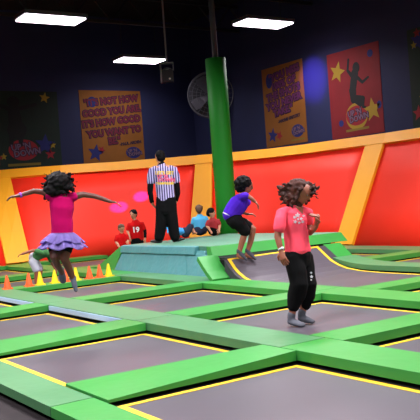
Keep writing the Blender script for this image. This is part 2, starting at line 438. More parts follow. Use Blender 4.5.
# ------------------------------------------------------------------ padded pillar
t = empty('padded_pillar', (10.30, 14.79, -.1), 0, 'tall round pillar wrapped in green vinyl padding behind the platform', 'pillar')
bm = bmesh.new(); tube(bm, [(0, 0, 0), (0, 0, 1.5), (0, 0, 3), (0, 0, 4.68)], [.236] * 4, n=28, cap=False); link('padding', bm, M_PILLAR, t, smooth=False)
for p in t.children[0].data.polygons: p.use_smooth = abs(p.normal.z) < .5
bm = bmesh.new(); tube(bm, [(0, 0, 4.6), (0, 0, 7.68)], [.07] * 2, n=16, cap=False); link('steel_pole', bm, mat('dim pole paint', (60, 56, 60), rough=.5), t)
bm = bmesh.new(); box(bm, .2, .25, -.03, .03, .1, 4.6); link('seam_flap', bm, M_PILLAR, t)

# ------------------------------------------------------------------ lamps
def lamp(x, y, label, light=True, power=260, z=5.85, group=None):
    t = empty('ceiling_lamp', (x, y, z), 0, label, 'lamp', group)
    bm = bmesh.new(); box(bm, -.78, .78, -.36, .36, .03, .12); link('housing', bm, M_GREY, t, bevel=.01)
    bm = bmesh.new(); box(bm, -.74, .74, -.33, .33, -.01, .03); link('lens', bm, M_LENS, t)
    for sx in (-.6, .6):
        bm = bmesh.new(); tube(bm, [(sx, 0, .1), (sx, 0, RZ - z)], [.008] * 2, n=6, cap=False); link('hanging_wire', bm, M_DKGREY, t)
    if light:
        L = bpy.data.lights.new('lamp_light', 'AREA'); L.shape = 'RECTANGLE'; L.size = 1.48; L.size_y = .66; L.energy = power; L.color = (1, .97, 1); L.spread = R(150)
        lo = bpy.data.objects.new('lamp_light', L); C.objects.link(lo); lo.parent = t; lo.location = (0, 0, -.03)
LAMPW = 350
lamp(7.4, 17.25, 'lit rectangular ceiling lamp at the far left above the green poster', power=LAMPW * .5)
lamp(12.03, 21.4, 'lit rectangular ceiling lamp left of the small hanging speaker', power=LAMPW * .15)
lamp(12.86, 16.15, 'lit rectangular ceiling lamp right of the green pillar', power=LAMPW * .4)
for k, (x, y) in enumerate([(3, 11), (8.5, 10), (2.5, 5.5), (8, 4.5), (-2.5, 9), (-3, 3), (3.5, -1), (-3.5, -3), (9.5, -1.5), (12, 5), (-3, 15), (2, 17)]):
    lamp(x, y, 'rectangular lit ceiling lamp outside the picture above the trampolines', power=LAMPW, group='lamps over the trampolines')

# ceiling trusses
for k, y in enumerate((9.5, 13.0, 16.5, 20.0)):
    t = empty('roof_truss', (3, y, 6.6), 0, 'black steel roof truss below the dark ceiling', 'truss', 'roof trusses')
    bm = bmesh.new()
    for z in (0, .75):
        box(bm, -11.9, 11.9, -.05, .05, z, z + .08)
    link('chord', bm, M_TRUSS, t)
    bm = bmesh.new(); s = -11.8
    while s < 11.4:
        tube(bm, [(s, 0, .05), (s + .6, 0, .78)], [.02, .02], n=6); tube(bm, [(s + .6, 0, .78), (s + 1.2, 0, .05)], [.02, .02], n=6); s += 1.2
    link('web', bm, M_TRUSS, t)

# coloured effect lamps (UV and magenta) under the ceiling
def spot(name, loc, to, col, e, ang, label, blend=.6):
    loc = Vector(loc); d = (Vector(to) - loc)
    t = empty(name, loc, 0, label, 'lamp', 'coloured effect lamps outside the picture')
    q = d.to_track_quat('-Z', 'Y')
    bm = bmesh.new(); tube(bm, [(0, 0, .22), (0, 0, 0)], [.08, .11], n=16, cap=False)
    bm.transform(q.to_matrix().to_4x4() @ Matrix.Translation((0, 0, .05))); link('housing', bm, M_DKGREY, t)
    bm = bmesh.new(); tube(bm, [(0, 0, .1), (0, 0, RZ - loc.z + .02)], [.02, .02], n=8, cap=False); link('hanging_rod', bm, M_DKGREY, t)
    L = bpy.data.lights.new('effect_light', 'SPOT'); L.energy = e; L.color = col; L.spot_size = R(ang); L.spot_blend = blend; L.shadow_soft_size = .03
    o = bpy.data.objects.new('effect_light', L); C.objects.link(o); o.parent = t; o.rotation_mode = 'QUATERNION'; o.rotation_quaternion = q
    return t
spot('effect_lamp', (9.0, 16.9, 6.9), (15.0, 16.75, 4.55), (.22, .1, 1), 7000, 13, 'small violet effect lamp below the ceiling', 1.0)
spot('effect_lamp', (1.2, 17.9, 2.6), S(3.02, .50), (1, .02, .9), 95000, 2.2, 'small magenta effect lamp below the ceiling', .4)
spot('effect_lamp', (1.2, 17.7, 3.0), S(3.46, .60), (1, .02, .9), 95000, 2.0, 'small magenta effect lamp beside the first', .4)

# ------------------------------------------------------------------ fan and speaker
c = at(210.5, 95, 25.6)
t = empty('wall_fan', c, math.atan2(-RT.x * 0 + RT.y, RT.x), 'large round grey fan in a wire guard high in the corner behind the green pillar', 'fan')
bm = bmesh.new()
for r in (.74, .60, .46, .32, .18):
    for s in ((-.12, .12) if r > .7 else (-.14,)):
        pts = [(r * math.cos(a), s, r * math.sin(a)) for a in [2 * PI * k / 40 for k in range(40)]]
        for k in range(40): tube(bm, [pts[k], pts[(k + 1) % 40]], [.008 if r < .7 else .02] * 2, n=5, cap=False)
for k in range(28):
    a = 2 * PI * k / 28; tube(bm, [(.1 * math.cos(a), -.15, .1 * math.sin(a)), (.74 * math.cos(a), -.12, .74 * math.sin(a))], [.006] * 2, n=4, cap=False)
link('guard', bm, mat('fan guard', (96, 96, 104), rough=.4, metal=.2), t)
bm = bmesh.new(); tube(bm, [(0, .1, 0), (0, .12, 0)], [.72, .72], n=40, cap=False); link('shroud', bm, mat('fan shroud', (44, 42, 50), rough=.6), t)
for k in range(4):
    a = 2 * PI * k / 4 + .5
    bm = bmesh.new()
    pts = []
    for rr, w in ((.1, .06), (.3, .14), (.5, .19), (.66, .16)):
        ca, sa = math.cos(a), math.sin(a)
        pts.append(((rr * ca - w * sa, -.04, rr * sa + w * ca), (rr * ca + w * sa, .05, rr * sa - w * ca)))
    strip_solid(bm, pts, [((p[0], p[1] + .01, p[2]), (q[0], q[1] + .01, q[2])) for p, q in pts])
    link('blade', bm, mat('fan blade', (105, 102, 112), rough=.3, metal=.4), t)
bm = bmesh.new(); tube(bm, [(0, -.14, 0), (0, .3, 0)], [.1, .1], n=16); link('motor', bm, M_DKGREY, t)
d_ = Vector((BW, AW, c.z)) - c
bm = bmesh.new(); tube(bm, [(0, .25, 0), (0, d_.length * .96, 0)], [.04, .04], n=8); link('bracket_arm', bm, M_DKGREY, t)

c = at(167.5, 72.5, 21.5)
sz = 21.5 / FPX
t = empty('hanging_speaker', c, math.atan2(RT.y, RT.x), 'small dark speaker in a grey bracket hanging at the end of the middle lamp', 'speaker')
bm = bmesh.new(); box(bm, -5.6 * sz, 5.6 * sz, -.12, .16, -9.5 * sz, 3 * sz); link('cabinet', bm, M_DKGREY, t, bevel=.015)
bm = bmesh.new(); box(bm, -7.2 * sz, -5.8 * sz, -.12, .1, -10 * sz, 9.5 * sz); box(bm, -7.2 * sz, 6.5 * sz, -.12, .1, 8.5 * sz, 9.5 * sz); box(bm, 5.8 * sz, 6.6 * sz, -.12, .1, 2 * sz, 9.5 * sz)
tube(bm, [(0, 0, 9 * sz), (0, 0, RZ - c.z + .02)], [.025] * 2, n=8, cap=False)
link('bracket', bm, mat('light bracket', (130, 128, 132), rough=.5), t)
bm = bmesh.new(); ell(bm, (0, -.03, 3 * sz), (4.2 * sz, .11, 1.9 * sz)); link('dome', bm, M_GREY, t, smooth=True)
bm = bmesh.new(); ell(bm, (2.0 * sz, -.125, -7 * sz), (1 * sz, .02, 1 * sz)); link('badge', bm, mat('badge', (190, 190, 190)), t, smooth=True)

# ------------------------------------------------------------------ cones on the far pad
cones = [(10.5, 'o', 4.37), (30, 'o', 4.75), (41, 'y', 4.95), (56, 'y', 5.22), (66, 'o', 5.42), (76, 'y', 5.62), (88.5, 'o', 5.88), (99.5, 'o', 6.08), (108.5, 'y', 6.26)]
CL = ['leftmost orange cone, at the left end of the cone row', 'orange cone just left of the bending child', 'yellow cone at the feet of the bending child', 'yellow cone left of the jumping girl\'s feet',
      'orange cone half hidden behind the jumping girl\'s feet', 'yellow cone just right of the jumping girl\'s lower foot', 'orange cone third from the platform end of the row', 'orange cone beside the last yellow cone by the platform', 'yellow cone nearest the teal platform, last of the row']
def cone(m):
    t = empty('traffic_cone')
    bm = bmesh.new(); box(bm, -.075, .075, -.075, .075, 0, .018); link('base', bm, m, t, bevel=.006)
    bm = bmesh.new(); tube(bm, [(0, 0, .015), (0, 0, .23)], [.064, .016], n=18, cap=False); o = link('body', bm, m, t)
    return t
def dup(root):
    r = root.copy(); C.objects.link(r)
    for ch in root.children:
        q = ch.copy(); C.objects.link(q); q.parent = r
    return r
pro = {'o': cone(M_CONE_O), 'y': cone(M_CONE_Y)}; used = set()
for (px, k, x), lb in zip(cones, CL):
    if k in used: r = dup(pro[k])
    else: r = pro[k]; used.add(k)
    r.location = (x if x < 6.4 else 6.3, 12.86, PADZ1); r.rotation_euler = (0, 0, .05 * math.sin(px))
    tag(r, lb, 'cone', 'row of small cones on the far pad')

# ------------------------------------------------------------------ posters
def poly(bm, pts, y=-.012, th=.004):
    y -= .00007 * (len(bm.verts) // 9)
    f = [bm.verts.new((x, y, z)) for x, z in pts]; k = [bm.verts.new((x, y + th, z)) for x, z in pts]
    bm.faces.new(f); bm.faces.new(k[::-1])
    n = len(pts)
    for i in range(n): bm.faces.new((f[i], k[i], k[(i + 1) % n], f[(i + 1) % n]))
def disc(bm, cx, cz, rx, rz, y=-.012, th=.004, n=28): poly(bm, [(cx + rx * math.cos(2 * PI * k / n), cz + rz * math.sin(2 * PI * k / n)) for k in range(n)], y, th)
def star(bm, cx, cz, r, rot=0, y=-.012, inner=.45): poly(bm, [(cx + (r if k % 2 == 0 else r * inner) * math.sin(rot + k * PI / 5), cz + (r if k % 2 == 0 else r * inner) * math.cos(rot + k * PI / 5)) for k in range(10)], y)
def stars(t, m, name, items, y=-.012):
    for it in items:
        bm = bmesh.new()
        if name.endswith('dot'): disc(bm, *it, y=y)
        else: star(bm, *it, y=y)
        link(name, bm, m, t)
def capsule(bm, p, q, r0, r1, y=-.012):
    p = Vector(p); q = Vector(q); d = (q - p); a = math.atan2(d.y, d.x); pts = []
    for k in range(9): t_ = a + PI / 2 + PI * k / 8; pts.append((p.x + r0 * math.cos(t_), p.y + r0 * math.sin(t_)))
    for k in range(9): t_ = a - PI / 2 + PI * k / 8; pts.append((q.x + r1 * math.cos(t_), q.y + r1 * math.sin(t_)))
    poly(bm, pts, y)
P_ORG = mat('poster orange cloth', (140, 84, 18), rough=.8, noise_amt=.15, noise_scale=2)
P_RED = mat('poster red cloth', (122, 14, 24), rough=.8, noise_amt=.15, noise_scale=2)
P_GRN = mat('poster dark green cloth', (14, 36, 26), rough=.8, noise_amt=.2, noise_scale=2)
P_SIL = mat('poster dark figure', (14, 16, 20), rough=.8)
P_MAR = mat('poster maroon ink', (104, 20, 46), rough=.8)
P_DPU = mat('poster dark outline ink', (40, 16, 44), rough=.8)
P_PUR = mat('poster purple ink', (92, 30, 84), rough=.8)
P_BLU = mat('poster blue ink', (26, 32, 100), rough=.8)
P_YEL = mat('poster yellow ink', (150, 122, 26), rough=.8)
P_RD2 = mat('poster red ink', (140, 22, 34), rough=.8)
P_GRY = mat('poster pale ink', (110, 84, 110), rough=.8)
def poster(loc, rz, w, h, m, label):
    t = empty('poster', loc, rz, label, 'poster')
    bm = bmesh.new()
    n = 14; top, bot = [], []
    for k in range(n + 1):
        x = -w / 2 + w * k / n; y = 0
        top.append(((x, y - .005, 0), (x, y - .005, h))); bot.append(((x, y + .004, 0), (x, y + .004, h)))
    strip_solid(bm, top, bot); link('cloth', bm, m, t)
    return t
def put(t, name, bm, m, M=None, y=None):
    if M is not None: bm.transform(M)
    return link(name, bm, m, t)
def words(t, lines, m, outline, size, ang, xs=1.0, bold=.012):
    for s, x, z in lines:
        for nm, mm, bo, y in (('letter_outline', outline, bold + .022, -.008), ('lettering', m, bold, -.014)):
            bm = text_bm(s, size, xs, bold=bo)
            bm.transform(Matrix.Translation((x, y, z)) @ Matrix.Rotation(-ang, 4, 'Y'))
            link(nm, bm, mm, t)
def logo(t, cx, cz, s, disc_m, sub=True):
    bm = bmesh.new(); disc(bm, cx, cz, .5 * s, .34 * s, y=-.010); put(t, 'logo_disc', bm, disc_m)
    for txt, dx, dz in (("UP 'N", -.08, .1), ('DOWN', .12, -.09)):
        for nm, mm, bo, y in (('logo_outline', P_DPU, .03 * s, -.013), ('logo_lettering', P_GRY, .008 * s, -.018)):
            bm = text_bm(txt, .27 * s, 1.0, bold=bo); bm.transform(Matrix.Translation((cx + dx * s, y, cz + dz * s)) @ Matrix.Rotation(-.12, 4, 'Y')); put(t, nm, bm, mm)
    if sub:
        bm = bmesh.new(); poly(bm, [(cx - .55 * s, cz - .52 * s), (cx + .55 * s, cz - .50 * s), (cx + .55 * s, cz - .42 * s), (cx - .55 * s, cz - .44 * s)]); put(t, 'caption_bar', bm, mat('poster caption ink', (120, 100, 30), rough=.8))

# orange quote poster on the back wall
W_ = 2.24; H_ = 2.36
t = poster((11.78, AW - .007, 2.83), 0, W_, H_, P_ORG, 'orange poster with the quote about how good you want to be, on the back wall')
words(t, [('"IT\'S NOT HOW', .02, 2.02), ('GOOD YOU ARE,', .02, 1.68), ("IT'S HOW GOOD", -.02, 1.34), ('YOU WANT TO', .06, 1.0), ('BE."', .02, .70)], P_MAR, P_DPU, .30, .10, .92)
bm = text_bm('-PAUL ARDEN', .13, 1, bold=.008); bm.transform(Matrix.Translation((.62, -.01, .62)) @ Matrix.Rotation(-.1, 4, 'Y')); put(t, 'signature', bm, P_DPU)
logo(t, .70, .30, .56, P_BLU)
stars(t, P_BLU, 'blue_dot', [(-.68, 1.98, .17, .17)]); stars(t, P_BLU, 'blue_star', [(-.68, .32, .3, .2)])
stars(t, P_RD2, 'red_star', [(-.46, .42, .14, .5)], -.012)

# orange poster on the right wall
t = poster((BW - .007, 18.13, 2.84), -PI / 2, 1.92, 2.40, P_ORG, 'narrow orange poster with slanting purple writing right of the green pillar')
words(t, [('"YOU MISS', .1, 2.12), ('100% OF', .05, 1.84), ('THE SHOTS', 0, 1.56), ('YOU NEVER', 0, 1.28), ('TAKE."', -.05, 1.02)], P_PUR, P_DPU, .29, .10, 1.05)
bm = text_bm('-WAYNE GRETZKY', .12, 1, bold=.008); bm.transform(Matrix.Translation((.2, -.01, .76)) @ Matrix.Rotation(-.1, 4, 'Y')); put(t, 'signature', bm, P_DPU)
logo(t, .55, .36, .55, P_BLU)
stars(t, P_BLU, 'blue_dot', [(-.62, 2.0, .15, .22)]); stars(t, P_BLU, 'blue_star', [(-.62, .34, .24, .2)])
stars(t, P_RD2, 'red_star', [(-.30, .30, .16, .5)], -.012)

# red poster with jumping figure
t = poster((BW - .007, 15.15, 2.78), -PI / 2, 1.95, 2.34, P_RED, 'red poster with a dark jumping figure and yellow stars on the right wall')
bm = bmesh.new()
disc(bm, .12, 1.80, .13, .15); capsule(bm, (.06, 1.66), (-.06, 1.22), .13, .12); capsule(bm, (-.06, 1.22), (-.05, .98), .13, .11)
capsule(bm, (-.05, 1.0), (.30, .96), .11, .07); capsule(bm, (.30, .96), (.28, .74), .065, .04); capsule(bm, (.28, .74), (.36, .72), .035, .03)
capsule(bm, (-.05, 1.02), (.2, .82), .1, .07); capsule(bm, (-.04, 1.6), (-.20, 1.78), .06, .04); capsule(bm, (-.20, 1.78), (-.14, 2.06), .04, .035)
capsule(bm, (.1, 1.58), (.32, 1.38), .055, .04); capsule(bm, (.32, 1.38), (.54, 1.48), .04, .03)
put(t, 'jumping_figure', bm, P_SIL)
bm = bmesh.new(); disc(bm, .02, .52, .40, .36, y=-.009); put(t, 'logo_ring', bm, P_YEL)
logo(t, .02, .54, .78, P_RD2)
stars(t, P_YEL, 'yellow_star', [(-.60, 1.80, .30, .3), (.62, .62, .32, -.1)], -.012)
stars(t, P_BLU, 'blue_dot', [(.66, 2.08, .10, .10), (.86, .72, .08, .1), (-.58, .40, .09, .09)], -.012)

# dark green poster on the back wall, left
t = poster((8.66, AW - .007, 2.76), 0, 2.50, 2.36, P_GRN, 'dark green poster with a standing figure silhouette at the far left')
bm = bmesh.new()
disc(bm, -.2, 2.03, .2, .17); capsule(bm, (-.2, 1.8), (-.17, 1.35), .17, .22); capsule(bm, (-.17, 1.4), (-.15, 1.2), .2, .32)
capsule(bm, (-.3, 1.2), (-.36, .72), .09, .07); capsule(bm, (-.03, 1.2), (-.05, .72), .09, .07)
capsule(bm, (-.3, 1.8), (-.75, 1.95), .07, .05); capsule(bm, (-.1, 1.8), (.5, 1.95), .07, .05)
put(t, 'standing_figure', bm, P_SIL)
logo(t, .02, .55, .95, P_RD2)
stars(t, P_BLU, 'blue_star', [(.73, .70, .34, .1), (-.85, 1.86, .3, .3)], -.012)
stars(t, P_RD2, 'red_star', [(-.85, .32, .24, .2), (-.78, 2.14, .18, 0), (.88, .40, .18, 0)], -.012)
stars(t, P_YEL, 'yellow_star', [(-.62, .36, .11, 0), (.82, 2.16, .18, .2), (-1.02, 1.84, .14, .2), (.98, .68, .12, 0)], -.012)
# dark green poster, right edge
t = poster((BW - .007, 12.24, 2.76), -PI / 2, 1.95, 2.40, P_GRN, 'dark green poster with small stars at the right edge')
stars(t, P_YEL, 'yellow_star', [(-.78, 2.0, .10, 0), (-.60, .7, .12, 0)], -.012)
stars(t, P_BLU, 'blue_star', [(-.64, 2.08, .26, .2)], -.009)
stars(t, P_RD2, 'red_star', [(-.66, 2.28, .12, 0), (-.76, .34, .2, 0)], -.012)

# ------------------------------------------------------------------ people
SK_BROWN = mat('brown skin', (142, 82, 62), rough=.5)
SK_DARK = mat('dark brown skin', (92, 48, 36), rough=.5)
SK_TAN = mat('tan skin', (196, 134, 104), rough=.5)
HAIR_BLK = mat('black hair', (9, 7, 9), rough=.7, spec=.15)
HAIR_BRN = mat('dark brown hair', (44, 22, 18), rough=.6, spec=.25, rgb2=(74, 36, 26), noise_scale=14)
HAIR_SND = mat('brown short hair', (92, 62, 44), rough=.6)
EYE = mat('dark eye', (18, 12, 10), rough=.2)
LIP = mat('lip', (140, 62, 60), rough=.5)
SOCK = mat('grey sock', (84, 86, 96), rough=.9, noise_amt=.1, noise_scale=20)
SHOE_BLK = mat('black shoe', (12, 12, 14), rough=.5)
CL_BLACK = mat('black cloth', (6, 6, 8), rough=.9, spec=.15)
random.seed(7)

def head(bm, c, f, u, r):
    f = f.normalized(); u = (u - f * u.dot(f)).normalized(); s = f.cross(u)
    ax = (s, f, u)
    ell(bm, c + u * .16 * r, (.68 * r, .84 * r, .84 * r), ax)
    ell(bm, c - u * .34 * r + f * .14 * r, (.50 * r, .60 * r, .64 * r), ax)
    ell(bm, c + f * .80 * r - u * .12 * r, (.11 * r, .20 * r, .22 * r), ax, 10, 8)
    ell(bm, c + f * .66 * r + u * .20 * r, (.44 * r, .16 * r, .10 * r), ax, 10, 8)
    for k in (-1, 1):
        ell(bm, c + s * k * .68 * r - u * .05 * r - f * .05 * r, (.09 * r, .18 * r, .24 * r), ax, 10, 8)
    return s
def face_parts(root, c, f, u, r):
    f = f.normalized(); u = (u - f * u.dot(f)).normalized(); s = f.cross(u); ax = (s, f, u)
    for k in (-1, 1):
        bm = bmesh.new(); ell(bm, c + f * .73 * r + s * k * .27 * r + u * .04 * r, (.13 * r, .06 * r, .07 * r), ax, 10, 8); link('eye', bm, EYE, root, world=True, smooth=True)
    bm = bmesh.new(); ell(bm, c + f * .715 * r - u * .50 * r, (.23 * r, .06 * r, .07 * r), ax, 10, 8); link('mouth', bm, LIP, root, world=True, smooth=True)
def hand(bm, fb, wrist, d, nrm, s=1.0, curl=.5, thumb=1):
    """palm into bm (remeshed body), fingers into fb; d = finger direction, nrm = back of the hand"""
    d = d.normalized(); nrm = (nrm - d * nrm.dot(d)).normalized(); w = d.cross(nrm)
    tube(bm, [wrist - d * .02 * s, wrist + d * .035 * s, wrist + d * .08 * s], [(.024 * s, .018 * s), (.036 * s, .016 * s), (.036 * s, .014 * s)], side=w, n=12)
    for k, (o, L) in enumerate(zip((-.028, -.010, .009, .027), (.062, .072, .068, .052))):
        p = wrist + d * .07 * s + w * o * s * thumb * -1; q = d + w * o * 3 * -thumb; q.normalize(); pts = [p]
        for t_ in (.42, .33, .25):
            q = (q * math.cos(curl * .7) - nrm * math.sin(curl * .7)).normalized(); p = p + q * L * t_ * 1.05 * s; pts.append(p)
            
        tube(fb, pts, [.0095 * s, .009 * s, .008 * s, .007 * s], n=8)
    p = wrist + d * .02 * s + w * .026 * s * thumb; q = (d * .7 + w * thumb * .8).normalized()
    pts = [p, p + q * .032 * s, p + (q * .9 + d * .5).normalized() * .055 * s - nrm * curl * .02 * s]
    tube(fb, pts, [.012 * s, .0105 * s, .009 * s], n=8)
def join(bm, other):
    me = bpy.data.meshes.new('j'); other.to_mesh(me); other.free(); bm.from_mesh(me); bpy.data.meshes.remove(me)
def ruffle(bm, amp, sc, seed=0):
    bm.normal_update()
    for v in bm.verts:
        v.co += v.normal * amp * noise.noise(v.co * sc + Vector((seed, seed * 2, 0)))
def body_obj(root, bm, fb, skin, voxel=.011):
    b2 = remesh(bm, voxel, 2); join(b2, fb)
    return link('body', b2, skin, root, world=True, smooth=True)
def cloth(root, name, bm, m, voxel=.011, amp=.006, sc=9, label=None):
    b2 = remesh(bm, voxel, 2)
    if amp: ruffle(b2, amp, sc, len(name))
    o = link(name, b2, m, root, world=True, smooth=True)
    if label: o['label'] = label
    return o
def foot(bm, ankle, toe, s=1.0, w=.036):
    """foot or sock: ankle and toe points"""
    d = (toe - ankle); h = Vector((d.x, d.y, 0)).normalized()
    heel = ankle - Vector((0, 0, .045 * s)) - h * .02 * s if abs(d.z) < .72 * d.length else ankle - d.normalized() * .0
    tube(bm, [ankle + Vector((0, 0, .02)), (ankle + heel) / 2], [.036 * s, .036 * s], n=12)
    tube(bm, [heel, (heel + toe) / 2, toe], [(.034 * s, .032 * s), (.043 * s, .030 * s), (.036 * s, .018 * s)], side=d.cross(Vector((0, 0, 1))) if d.cross(Vector((0, 0, 1))).length > .01 else RT, n=12)
def curls(bm, c, pts, r0=.02, wob=.02, r1=.004):
    for a, e in pts:
        a = Vector(a); e = Vector(e); n = 5; P_, Q_ = [], []
        for k in range(n + 1):
            f = k / n; o = Vector((random.uniform(-1, 1), random.uniform(-1, 1), random.uniform(-1, 1))) * wob * math.sin(PI * f * .9)
            P_.append(a.lerp(e, f) + o); Q_.append(r0 * (1 - f) + r1 * f)
        tube(bm, P_, Q_, n=7)
UPV = Vector((0, 0, 1))

# ---- girl in the pink tee
D = 8.0
def P(px, py, o=0.0): return at(px, py, D + o)
g = on_z(298, 324, 0)
root = empty('person', g, 0, 'girl in a salmon pink tee and black capri trousers landing on a trampoline', 'person')
S1 = D / FPX
fd = (RT * .80 - FW * .62).normalized()                    # where the chest faces
sd = (RT * .62 + FW * .80).normalized()                    # towards her left side
hc = P(300.5, 190.5, -.02); hr = .122
hf = (RT * .86 - FW * .45 - UPV * .42).normalized(); hu = (UPV * .95 + RT * .25)
bm = bmesh.new(); fb = bmesh.new()
head(bm, hc, hf, hu, hr)
tube(bm, [P(296.5, 212), P(297, 206), P(298.5, 196)], [.062, .052, .05], n=14)
tube(bm, [P(297, 250), P(296, 236), P(294, 222), P(294, 211), P(296, 205.5)], [(.125, .085), (.105, .075), (.12, .08), (.125, .065), (.06, .05)], side=sd)
# right arm (near, hangs down)
tube(bm, [P(281, 212, -.12), P(278.5, 222, -.17), P(277.5, 234, -.18), P(279.3, 242, -.2), P(281, 248, -.21)], [.036, .04, .036, .032, .025], n=12)
hand(bm, fb, P(281, 248.5, -.21), (P(283.5, 258, -.24) - P(281, 248.5, -.21)), -RT * .6 - FW * .8, 1.08, .5, 1)
# left arm (far, bent, fist up in front)
tube(bm, [P(306, 213, .12), P(309, 221, .13), P(310, 230.5, .08), P(314, 226, 0), P(316.2, 222, -.02)], [.034, .038, .034, .03, .024], n=12)
hand(bm, fb, P(316.2, 222, -.02), (P(317.6, 212, -.04) - P(316.2, 220, -.02)), RT * .9 + FW * .2, 1.25, 1.9, -1)
# calves and ankles
for (k, a, o) in (((295.2, 284), (292, 312), -.05), ((305.5, 283), (302.6, 309), .06)):
    tube(bm, [P(*k, o), P((k[0] + a[0]) / 2, (k[1] + a[1]) / 2, o), P(*a, o)], [.055, .05, .035], n=12)
foot(bm, P(291.6, 314, -.05), P(302.5, 322.5, -.14), 1.0)
foot(bm, P(302.2, 310.5, .06), P(312.5, 319, -.0), 1.0)
body_obj(root, bm, fb, SK_BROWN)
face_parts(root, hc, hf, hu, hr)
M_PINK = mat('salmon pink cotton', (248, 78, 100), rough=.9, spec=.2)
bm = bmesh.new()
tube(bm, [P(297.5, 248), P(297, 240), P(295.5, 229), P(293.8, 218), P(293.8, 210.5), P(295.5, 206.5)], [(.165, .125), (.155, .115), (.150, .112), (.165, .122), (.165, .10), (.085, .07)], side=sd)
tube(bm, [P(286, 209, -.06), P(281.5, 210.5, -.12), P(279.6, 217, -.16), P(278.6, 225, -.18)], [.060, .060, .061, .062], n=14, cap=True)
tube(bm, [P(302, 208.5, .06), P(307, 210, .12), P(308.5, 219, .13)], [.06, .062, .06], n=14)
o = cloth(root, 'tee_shirt', bm, M_PINK, .010, .010, 8)
# neckline: darker skin triangle (V-neck)
M_PRINT = mat('grey shirt print', (196, 170, 180), rough=.8)
bm = bmesh.new()
random.seed(3)
me_ = o.data; from mathutils.bvhtree import BVHTree
def bvh_of(ob):
    vs = [root_mat(ob) @ v.co for v in ob.data.vertices]; return BVHTree.FromPolygons(vs, [tuple(p.vertices) for p in ob.data.polygons])
def root_mat(ob):
    M = Matrix.Identity(4); q = ob
    while q is not None:
        M = (Matrix.Translation(q.location) @ q.rotation_euler.to_matrix().to_4x4()) @ M; q = q.parent
    return M
def decal(bm, bv, org, d, u, s, shapes, lift=.004):
    """print on cloth: flat 2-D polygons (list of points in metres around org) dropped along d on the surface"""
    for pts in shapes:
        out = []
        for x, y in pts:
            h = bv.ray_cast(org + s * x + u * y, d)
            if h[0] is None: out = None; break
            out.append(h[0] - d * lift)
        if out and len(out) > 2:
            n = (out[1] - out[0]).cross(out[2] - out[0]); n = n.normalized() if n.length > 0 else -d
            F_ = [bm.verts.new(p) for p in out]; K_ = [bm.verts.new(p + d * .003) for p in out]
            bm.faces.new(F_); bm.faces.new(K_[::-1])
            for i in range(len(out)): bm.faces.new((F_[i], K_[i], K_[(i + 1) % len(out)], F_[(i + 1) % len(out)]))
def star2(x, y, r, a=0, inner=.5): return [(x + (r if k % 2 == 0 else r * inner) * math.sin(a + k * PI / 5), y + (r if k % 2 == 0 else r * inner) * math.cos(a + k * PI / 5)) for k in range(10)]
bv = bvh_of(o)
vd = (P(299, 216) - CAM).normalized(); vs_ = CR; vu = CU
base = P(299, 216, -1)
sh = [star2(-.015, .035, .03), star2(-.045, .015, .022, .4), star2(.02, .0, .02, .2), star2(-.04, -.03, .024, .3), star2(.0, -.04, .018), star2(.045, .03, .016), star2(.035, -.03, .02, .5), star2(-.01, -.005, .016, .1)]
decal(bm, bv, base, vd, vu, vs_, sh)
nb = bmesh.new(); A2, B2, C2 = Vector((-.045, .128)), Vector((.045, .13)), Vector((.036, .045)); n_ = 7
def tri_pt(i, j): return A2 + (B2 - A2) * (i / n_) + (C2 - A2) * (j / n_)
tr = []
for i in range(n_):
    for j in range(n_ - i):
        tr.append([tuple(tri_pt(i, j)), tuple(tri_pt(i + 1, j)), tuple(tri_pt(i, j + 1))])
        if i + j < n_ - 1: tr.append([tuple(tri_pt(i + 1, j)), tuple(tri_pt(i + 1, j + 1)), tuple(tri_pt(i, j + 1))])
decal(nb, bv, base, vd, vu, vs_, tr)
link('neckline', nb, SK_BROWN, root, world=True)
link('shirt_print', bm, M_PRINT, root, world=True)
bm = bmesh.new()
tube(bm, [P(297.5, 246), P(297.8, 252), P(298, 258)], [(.150, .11), (.162, .125), (.155, .12)], side=sd)
for pts, rr in (([(293.5, 255, -.05), (295.8, 267, -.08), (298.4, 281, -.1), (296, 294, -.06), (294, 303.5, -.05)], [.105, .098, .095, .094, .066]),
                ([(302.5, 255, .07), (305.5, 268, .04), (308, 281, .0), (306.8, 293, .05), (305.2, 302, .06)], [.105, .095, .088, .085, .06])):
    tube(bm, [P(*p) for p in pts], rr, n=16)
cloth(root, 'trousers', bm, CL_BLACK, .010, .014, 7)
bm = bmesh.new()
decal(bm, bvh_of(root.children[-1]), P(311, 272, -1), (P(311, 272) - CAM).normalized(), CU, CR, [star2(0, .02, .014), star2(.004, -.02, .02), star2(.0, -.052, .012, .4)])
link('trouser_print', bm, mat('pale print', (170, 170, 175)), root, world=True)
for a_, t_ in (((291.6, 313.5, -.05), (302.5, 322.5, -.14)), ((302.2, 310.2, .06), (312.5, 319, -.0))):
    bm = bmesh.new(); A_ = P(*a_); T_ = P(*t_)
    foot(bm, A_, T_, 1.14); b2 = remesh(bm, .008, 1); link('sock', b2, SOCK, root, world=True, smooth=True)
bm = bmesh.new(); tube(bm, [P(280.5, 245, -.2), P(281, 247.3, -.21)], [.031, .031], n=16, cap=False); link('wristband', bm, mat('white band', (225, 225, 230)), root, world=True, smooth=True)
bm = bmesh.new()
random.seed(11)
hfn = hf.normalized()
ell(bm, hc + UPV * .04 - hfn * .035, (.112, .112, .105))
ell(bm, hc - RT * .085 - UPV * .04 + FW * .01, (.085, .09, .095))
ell(bm, hc - RT * .05 - UPV * .09 + FW * .02, (.07, .08, .07))
cs = []
for px, py in ((279, 185), (281, 192), (284, 199), (288, 204), (283, 187), (286, 182), (282, 196), (292, 204), (280, 189)):
    cs.append((hc - RT * .07 + UPV * random.uniform(-.05, .03), P(px, py, random.uniform(-.10, .08))))
